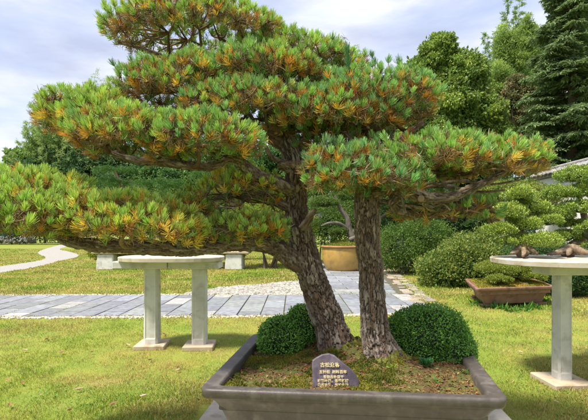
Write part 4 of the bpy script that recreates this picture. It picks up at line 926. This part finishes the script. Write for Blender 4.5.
shrub('broadleaf_shrub', 'dark shrub mass below the right hand pine pad', 'shrub', [(455, 222, 16.5, 1.8, 1.1, 1.3), (415, 214, 17, 1.7, 1.1, 1.5), (490, 214, 16, 1.5, 1, 1.5)], 26000, .08, DK, 203)
shrub('broadleaf_shrub', 'shrub between the two pine trunks behind the ochre pot', 'shrub', [(322, 224, 20, 1.5, 1.1, 1.4), (345, 218, 21, 1.5, 1.1, 1.6), (390, 220, 20, 1.5, 1.1, 1.5)], 22000, .08, MD, 204)
shrub('broadleaf_shrub', 'bright yellow-green shrub behind the long low limb', 'shrub', [(272, 222, 17, 1.5, 1.0, 1.05), (250, 226, 17.5, 1.3, 1.0, .95), (293, 226, 17, 1.0, .9, .9)], 22000, .075, YG, 205)
shrub('low_hedge', 'low yellow-green plants growing behind the stone bench', 'hedge', [(105, 250, 16.8, .8, .5, .45), (140, 250, 17, 1.0, .5, .42), (190, 250, 17, .9, .5, .42), (228, 250, 17, .9, .5, .48)], 22000, .055, ((.18, .23, .02), (.38, .40, .04)), 206, stem=False)
shrub('juniper_shrub', 'dark juniper shrub beneath the right stone table', 'shrub', [(560, 272, 9.6, .95, .6, .75), (590, 268, 9.4, .8, .6, .8), (530, 262, 10.2, .7, .6, .7)], 24000, .045, DK, 207)
shrub('juniper_shrub', 'yellow-topped shrub behind the junipers on the table', 'shrub', [(508, 188, 12.5, .85, .6, .22), (530, 200, 13, .9, .7, .6), (488, 205, 13, .5, .5, .5)], 16000, .05, ((.13, .19, .03), (.33, .36, .05)), 208)

for k_, (xa, xb, lb, cl_) in enumerate([(-60, 130, 'long dark hedge at the far end of the left lawn', DK), (130, 330, 'far hedge behind the stone bench', MD), (330, 560, 'far hedge behind the ochre pot and the right shrubs', DK)]):
    shrub('boundary_hedge', lb, 'hedge', [(x_, 212, 52, 3.6, 1.5, 4.6) for x_ in range(xa + 10, xb, 26)], 26000, .26, cl_, 260 + k_, stem=False, group='hedges closing the garden')
def pruned_pine(label, layers, D, base_px, seed, cols=((.05, .13, .03), (.12, .24, .045))):
    reseed(seed); root = thing('pruned_pine', label, 'tree', 'cloud pruned pines behind'); b = P(base_px, 240, D); b[2] = 0
    for k, (px_, py_, hw, hh) in enumerate(layers):
        mb = MB(); c = P(px_, py_, D + RNG.uniform(-.5, .5)); R_ = np.array([hw * D / F, hw * D / F * .7, hh * D / F]); 
        for q in range(24):
            d = nrm(RNG.normal(size=3)); d[2] = abs(d[2]) * .8 - .2; cc_ = c + d * R_ * .75; rr = np.array([1, 1, .7]) * R_[2] * RNG.uniform(.5, .8)
            leafball(mb, cc_, rr, 260, .11, .22, lambda p, dd, n_: jit(mixc(cols[0], cols[1], RNG.random(n_)), n_, .2), seed=q, lump=.2, up=.6)
        mb.build('crown', M['leaf'], root)
    tb = MB(); tube(tb, smooth_path([b, P(base_px + 4, 215, D), P(layers[0][0], layers[0][1], D)], 12), np.linspace(.2, .06, 12), 10, (.13, .09, .06))
    for l in layers: tube(tb, smooth_path([P(base_px + 3, l[1] + 10, D), P((l[0] + base_px) / 2, l[1] + 9, D), P(l[0], l[1] + 6, D)], 6), np.linspace(.05, .02, 6), 6, (.07, .05, .035))
    tb.build('trunk', M['bark'], root); place_root(root, b)
pruned_pine('layered dark pine between the upper and lower left pads', [(115, 172, 26, 6), (105, 184, 32, 6), (160, 186, 34, 7), (135, 196, 38, 7)], 21, 130, 211)
pruned_pine('layered dark pine right behind the leaning trunk foliage', [(215, 176, 26, 8), (250, 190, 26, 8), (200, 198, 30, 7), (275, 200, 22, 8)], 22, 232, 212)

def broad_tree(label, blobs, D, base_px, n, leaf, cols, seed, name='broadleaf_tree', trunk_r=.25, group=None, sub=46, width=.55, limbs=True, hgt=None, holes=.5):
    reseed(seed); root = thing(name, label, 'tree', group); mb = MB(); cl = []
    for (px_, py_, hw, hh) in blobs:
        c = P(px_, py_, D); R_ = np.array([hw * D / F, hw * D / F * .8, hh * D / F])
        for q in range(sub):
            d = nrm(RNG.normal(size=3)); cc_ = c + d * R_ * RNG.uniform(.35, .98); rr = R_.min() * RNG.uniform(.16, .36) * np.array([1.15, 1.15, .8]); cl.append((cc_, rr))
    per = int(n * 1.3 / len(cl))
    for (px_, py_, hw, hh) in blobs:
        leafball(mb, P(px_, py_, D), np.array([hw, hw * .8, hh]) * D / F * .82, int(n * .7 / len(blobs)), leaf * 1.15, width, lambda p, dd, n_: jit(mixc(cols[0], cols[1], RNG.random(n_) * .7), n_, .22, .07), seed=seed, lump=.5, squash_bottom=1, thick=.6)
    for k, (cc_, rr) in enumerate(cl):
        tone = np.clip(RNG.normal(.5, .28), 0, 1)
        def colf(p, dd, n_): return jit(mixc(cols[0], cols[1], np.clip(tone + RNG.normal(0, .22, n_), 0, 1)), n_, .2, .06)
        leafball(mb, cc_, rr, per, leaf, width, colf, seed=seed + k, lump=.6, up=-.1, squash_bottom=1, thick=.7, tilt=.4)
    mb.build('crown', M['leaf'], root)
    tb = MB(); b = P(base_px, 240, D); b[2] = 0; top = P(blobs[0][0], blobs[0][1], D); path = smooth_path([b, b * .5 + top * .5 + [.3, 0, 0], top], 20)
    tube(tb, path, np.linspace(trunk_r, trunk_r * .25, 20), 12, (.14, .11, .085))
    tb.build('trunk', M['bark'], root)
    lb = MB()
    for k in RNG.choice(len(cl), min(26, len(cl)), replace=False):
        e2 = cl[k][0]; st = path[RNG.integers(13, 19)]; tube(lb, smooth_path([st, (st + e2) / 2 + RNG.normal(0, .2, 3), e2], 6), np.linspace(trunk_r * .28, .02, 6), 6, (.13, .1, .08), cap=False)
    lb.build('limbs', M['bark'], root); place_root(root, b); return root
broad_tree('big glossy broadleaf tree rising above the right pine pads', [(442, 60, 22, 28), (466, 76, 26, 28), (416, 86, 24, 30), (446, 100, 42, 36), (482, 122, 26, 34), (408, 130, 28, 32), (450, 150, 50, 34)], 24, 445, 62000, .17, ((.12, .22, .045), (.36, .46, .08)), 221, trunk_r=.3)
broad_tree('pale bamboo-green tree between the broadleaf tree and the conifer', [(508, 50, 18, 28), (496, 84, 20, 30), (518, 62, 16, 34), (527, 40, 12, 26), (515, 100, 22, 34), (500, 130, 26, 30)], 34, 506, 34000, .2, ((0.17, 0.28, 0.06), (0.42, 0.54, 0.12)), 222, width=.25)
broad_tree('small brownish green tree beside the tall conifer', [(517, 84, 11, 10), (526, 96, 12, 12), (512, 100, 12, 12), (522, 114, 14, 14)], 28, 520, 14000, .14, ((.15, .19, .06), (.32, .25, .12)), 223, trunk_r=.12)
broad_tree('hazy green wooded mass between bamboo and conifer', [(500, 95, 26, 34), (530, 110, 26, 40), (515, 140, 36, 34), (545, 70, 18, 40), (480, 120, 24, 34)], 44, 515, 46000, .3, ((.07, .14, .04), (.22, .31, .09)), 229, trunk_r=.3)
broad_tree('small rounded tree behind the right pine pad', [(388, 100, 20, 22), (372, 120, 18, 22)], 32, 388, 16000, .2, ((0.085, 0.170, 0.034), (0.255, 0.374, 0.068)), 224, trunk_r=.14)
broad_tree('yellow-green rounded tree behind the lower left pad', [(48, 148, 18, 18), (26, 160, 20, 13), (65, 150, 26, 24), (90, 140, 24, 24)], 62, 45, 34000, .36, ((0.102, 0.204, 0.034), (0.306, 0.442, 0.076)), 225, trunk_r=.18)
broad_tree('dark green tree behind the left pads', [(75, 172, 34, 22), (40, 175, 40, 18), (120, 165, 30, 20), (125, 190, 45, 18)], 60, 75, 34000, .36, ((0.051, 0.119, 0.043), (0.153, 0.255, 0.068)), 226, trunk_r=.18)
broad_tree('dense dark tree filling the gap under the centre crown', [(400, 175, 50, 34), (340, 180, 40, 30), (470, 175, 40, 34)], 28, 400, 36000, .2, ((0.043, 0.111, 0.034), (0.136, 0.238, 0.060)), 227, trunk_r=.22)
broad_tree('tall green tree behind the upper left foliage', [(230, 175, 50, 36), (170, 180, 40, 26), (290, 170, 40, 34)], 58, 230, 34000, .38, ((0.051, 0.136, 0.034), (0.170, 0.289, 0.068)), 228, trunk_r=.22)

def bamboo(label, culms, D, seed, cols, leaf=.22, dens=90, group='feathery bamboo beyond the garden', name='bamboo'):
    reseed(seed); root = thing(name, label, 'bamboo', group); lm = MB(); cm = MB()
    for (bx, tx, ty) in culms:
        b = P(bx, 240, D); b[2] = 0; t = P(tx, ty, D + RNG.uniform(-1, 1)); mid = b * .35 + t * .65 + np.array([(bx - tx) * D / F * .35, 0, 0]); path = smooth_path([b, mid, t], 30); tube(cm, path, np.linspace(.06, .012, 30), 6, (.16, .19, .06))
        for k in range(9, 30):
            for s in range(3):
                dr = nrm(RNG.normal(size=3) * [1, 1, .25] + [0, 0, .25]); ln = RNG.uniform(.5, 1.3) * (1.15 - k / 34) * D / 36; q = path[k][None] + dr[None] * np.linspace(.15, 1, 6)[:, None] * ln - np.array([0, 0, 1])[None] * (np.linspace(0, 1, 6)[:, None] ** 2) * ln * .3
                tube(cm, q, .008, 3, (.14, .15, .06), cap=False)
                m_ = int(dens / 6); pos = np.repeat(q[1:], m_ // 3 + 1, 0) + RNG.normal(0, .05 * D / 36, ((m_ // 3 + 1) * 5, 3)); leaf_cards(lm, pos, np.tile(dr, (len(pos), 1)) + RNG.normal(0, .7, (len(pos), 3)) + [0, 0, -.3], leaf * RNG.uniform(.6, 1.2, len(pos)), .18, jit(mixc(cols[0], cols[1], RNG.random(len(pos))), len(pos), .2))
    lm.build('leaves', M['leaf'], root); cm.build('culms', M['twig'], root); place_root(root, P(culms[0][0], 240, D) * [1, 1, 0]); return root
BC = ((0.204, 0.323, 0.085), (0.476, 0.600, 0.204))
bamboo('feathery pale bamboo at the far left edge above the low pad', [(48, 20, 142), (52, 33, 104), (60, 50, 86), (66, 72, 98), (44, 28, 122), (58, 45, 100), (55, 62, 110), (30, 8, 150), (36, 26, 128), (50, 36, 118), (40, 14, 160)], 58, 231, BC, .4)
bamboo('faint bamboo tips showing over the left pads', [(82, 96, 70), (88, 104, 80), (78, 86, 84)], 58, 232, BC, .28, 40)
bamboo('tall bamboo tops left of the big conifer', [(500, 508, 2), (512, 520, -4), (494, 498, 28), (505, 484, 34), (520, 515, 14), (524, 530, 30)], 36, 233, ((0.136, 0.255, 0.068), (0.340, 0.476, 0.136)), .26, 130)
bamboo('bamboo tips just behind the upright pine candle', [(360, 357, 46), (372, 366, 56), (352, 350, 62)], 34, 234, BC, .16, 60)

def conifer(label, px_, top_y, D, half, seed, cols, base_y=240):
    reseed(seed); root = thing('tall_conifer', label, 'tree'); b = P(px_, base_y, D); b[2] = 0; t = P(px_, top_y, D); Ht = t[2]; cm = MB(); lm = MB()
    tube(cm, smooth_path([b, (b + t) / 2 + [.1, 0, 0], t], 24), np.linspace(.34, .03, 24), 12, (.15, .11, .085)); Rm = half * D / F
    z = 1.2
    while z < Ht - .2:
        f_ = z / Ht; ln = Rm * (1 - f_) ** .75 * 1.15 + .3
        for k in range(11):
            az = RNG.uniform(0, 6.28); l = ln * RNG.uniform(.4, 1.2); o_ = np.array([b[0], b[1], z + RNG.uniform(-.4, .4)]); dp = RNG.uniform(.15, .6); tt = np.linspace(0, 1, 9)[:, None]; dr = np.array([math.cos(az), math.sin(az), 0.0])
            q = o_ + dr * tt * l + np.array([0, 0, 1]) * (.22 * tt - dp * tt ** 2 + .12 * tt ** 3) * l; tube(cm, q, np.linspace(.035, .008, 9), 4, (.12, .085, .06), cap=False)
            perp = np.array([-dr[1], dr[0], 0]); m_ = int(60 * l) + 14; s = RNG.uniform(.15, 1, m_); ii = np.clip((s * 8).astype(int), 0, 7); base = q[ii] + (q[ii + 1] - q[ii]) * (s * 8 - ii)[:, None]
            side = RNG.choice([-1, 1], m_); L2 = (1.1 - s) * l * .42 * RNG.uniform(.4, 1.1, m_) + .12
            ends = base + (perp * side[:, None] + dr * .7 + np.array([0, 0, -.35])) * L2[:, None]
            for g_ in np.linspace(.15, 1, 5):
                pos = base + (ends - base) * g_; mm = len(pos); tone = RNG.random(mm)
                leaf_cards(lm, pos + RNG.normal(0, .03, (mm, 3)), (ends - base) + RNG.normal(0, .12, (mm, 3)) + [0, 0, -.08], RNG.uniform(.12, .24, mm), .34, jit(mixc(cols[0], cols[1], tone), mm, .2), side=RNG.normal(0, .35, (mm, 3)) + [0, 0, 1])
        z += .36 + .1 * RNG.random()
    lm.build('crown', M['leaf'], root); cm.build('trunk', M['bark'], root); place_root(root, b)
conifer('tall dark conifer with drooping tiers behind the white wall at right', 570, -60, 20, 50, 241, ((0.12, 0.19, 0.075), (0.27, 0.36, 0.14)))
conifer('slimmer conifer beyond the tall dark one', 612, -80, 24, 50, 242, ((0.043, 0.102, 0.043), (0.102, 0.187, 0.068)))

# ------------------------------------------------------------------ white garden wall with tiled coping, posts
wl = thing('garden_wall', 'white rendered garden wall with grey tiled coping at the right', 'wall')
WX = 8.1; zt = 3.15
mb = MB(); box(mb, (WX + .12, 11.15, zt / 2), (.24, 6.5, zt), bev=.005); mb.build('wall_body', M['wallw'], wl)
mb = MB(); y0, y1 = 7.9, 14.45; yk = y0
while yk < y1:      # overlapping pan tiles either side of a ridge
    c_ = np.array([.24, .23, .22]) * RNG.uniform(.8, 1.2)
    for sgn in (-1, 1):
        for row_ in range(2):
            cx0 = WX + .12 + sgn * (.10 + row_ * .17); czz = zt + .22 - row_ * .085; a = np.linspace(0, math.pi, 6)
            ring0 = np.array([(cx0 - sgn * .11, yk + .11 - .1 * math.cos(t), czz + .055 + .035 * math.sin(t)) for t in a]); ring1 = np.array([(cx0 + sgn * .11, yk + .11 - .1 * math.cos(t), czz - .045 + .035 * math.sin(t)) for t in a])
            v = np.vstack([ring0, ring1, ring1 - [0, 0, .03], ring0 - [0, 0, .03]]); f = []
            for q in range(5):
                f += [(q, q + 1, 7 + q, 6 + q), (6 + q, 7 + q, 13 + q, 12 + q), (12 + q, 13 + q, 19 + q, 18 + q)]
            mb.add(v, f, 4, c_)
    yk += .215
box(mb, (WX + .12, (y0 + y1) / 2, zt + .06), (.5, y1 - y0, .1), bev=.01); box(mb, (WX + .12, (y0 + y1) / 2, zt + .30), (.16, y1 - y0, .1), bev=.03); mb.build('tiled_coping', M['tile'], wl)
place_root(wl, (WX, 11.15, 0))
def post(label, px_, D, wd, top_y, col, seed):
    mb = MB(); q = P(px_, 240, D); zt_ = P(px_, top_y, D)[2]; path = smooth_path([(q[0], D, 0), (q[0] + .03, D, zt_ / 2), (q[0], D, zt_)], 12); tube(mb, path, wd, 10, col)
    o = mb.build('garden_post', M['timber']); tag(o, label, 'post', 'posts behind the shrubs')
post('white post beside the brown one behind the table junipers', 502, 12.9, .1, 184, (.62, .60, .55), 1)
post('brown timber post left of the white one', 495, 13, .11, 184, (.20, .11, .07), 2)
post('pale post seen just right of the leaning trunk', 330, 23, .09, 190, (.5, .49, .45), 3)

# fallen leaves on the lawn
reseed(251)
spots = [(8, 380), (22, 383), (41, 395), (50, 367), (33, 371), (80, 389), (47, 339), (113, 404), (10, 405), (78, 389.5), (150, 360), (178, 370), (164, 334), (92, 352), (128, 345), (62, 352), (178, 367), (143, 396), (520, 352), (556, 402), (536, 330), (70, 410), (25, 350), (480, 325)]
for k, (px_, py_) in enumerate(spots):
    g = G(px_, py_, .03); r = RNG.uniform(.018, .036); nn_ = 8; a = np.linspace(0, 2 * np.pi, nn_, endpoint=False); rot = RNG.uniform(0, 6.28); lx = r * np.cos(a) * (1 + .15 * np.cos(3 * a)); ly = r * .5 * np.sin(a)
    z = .028 + .35 * np.abs(ly) + .12 * lx * RNG.uniform(-1, 1) + .008; x = g[0] + lx * math.cos(rot) - ly * math.sin(rot); y = g[1] + lx * math.sin(rot) + ly * math.cos(rot)
    v = np.column_stack([x, y, z]); v = np.vstack([v, [g[0], g[1], .028]]); mb = MB(); c = jit(np.array([(.30, .16, .09), (.20, .09, .05), (.42, .28, .17), (.5, .38, .26)])[RNG.integers(0, 4)], 1, .2)[0]
    mb.add(v, [(q, (q + 1) % nn_, nn_) for q in range(nn_)], 3, c); o = mb.build('fallen_leaf', M['litter']); tag(o, 'small curled brown dead leaf lying on the lawn', 'leaf', 'dead leaves scattered on the lawn')
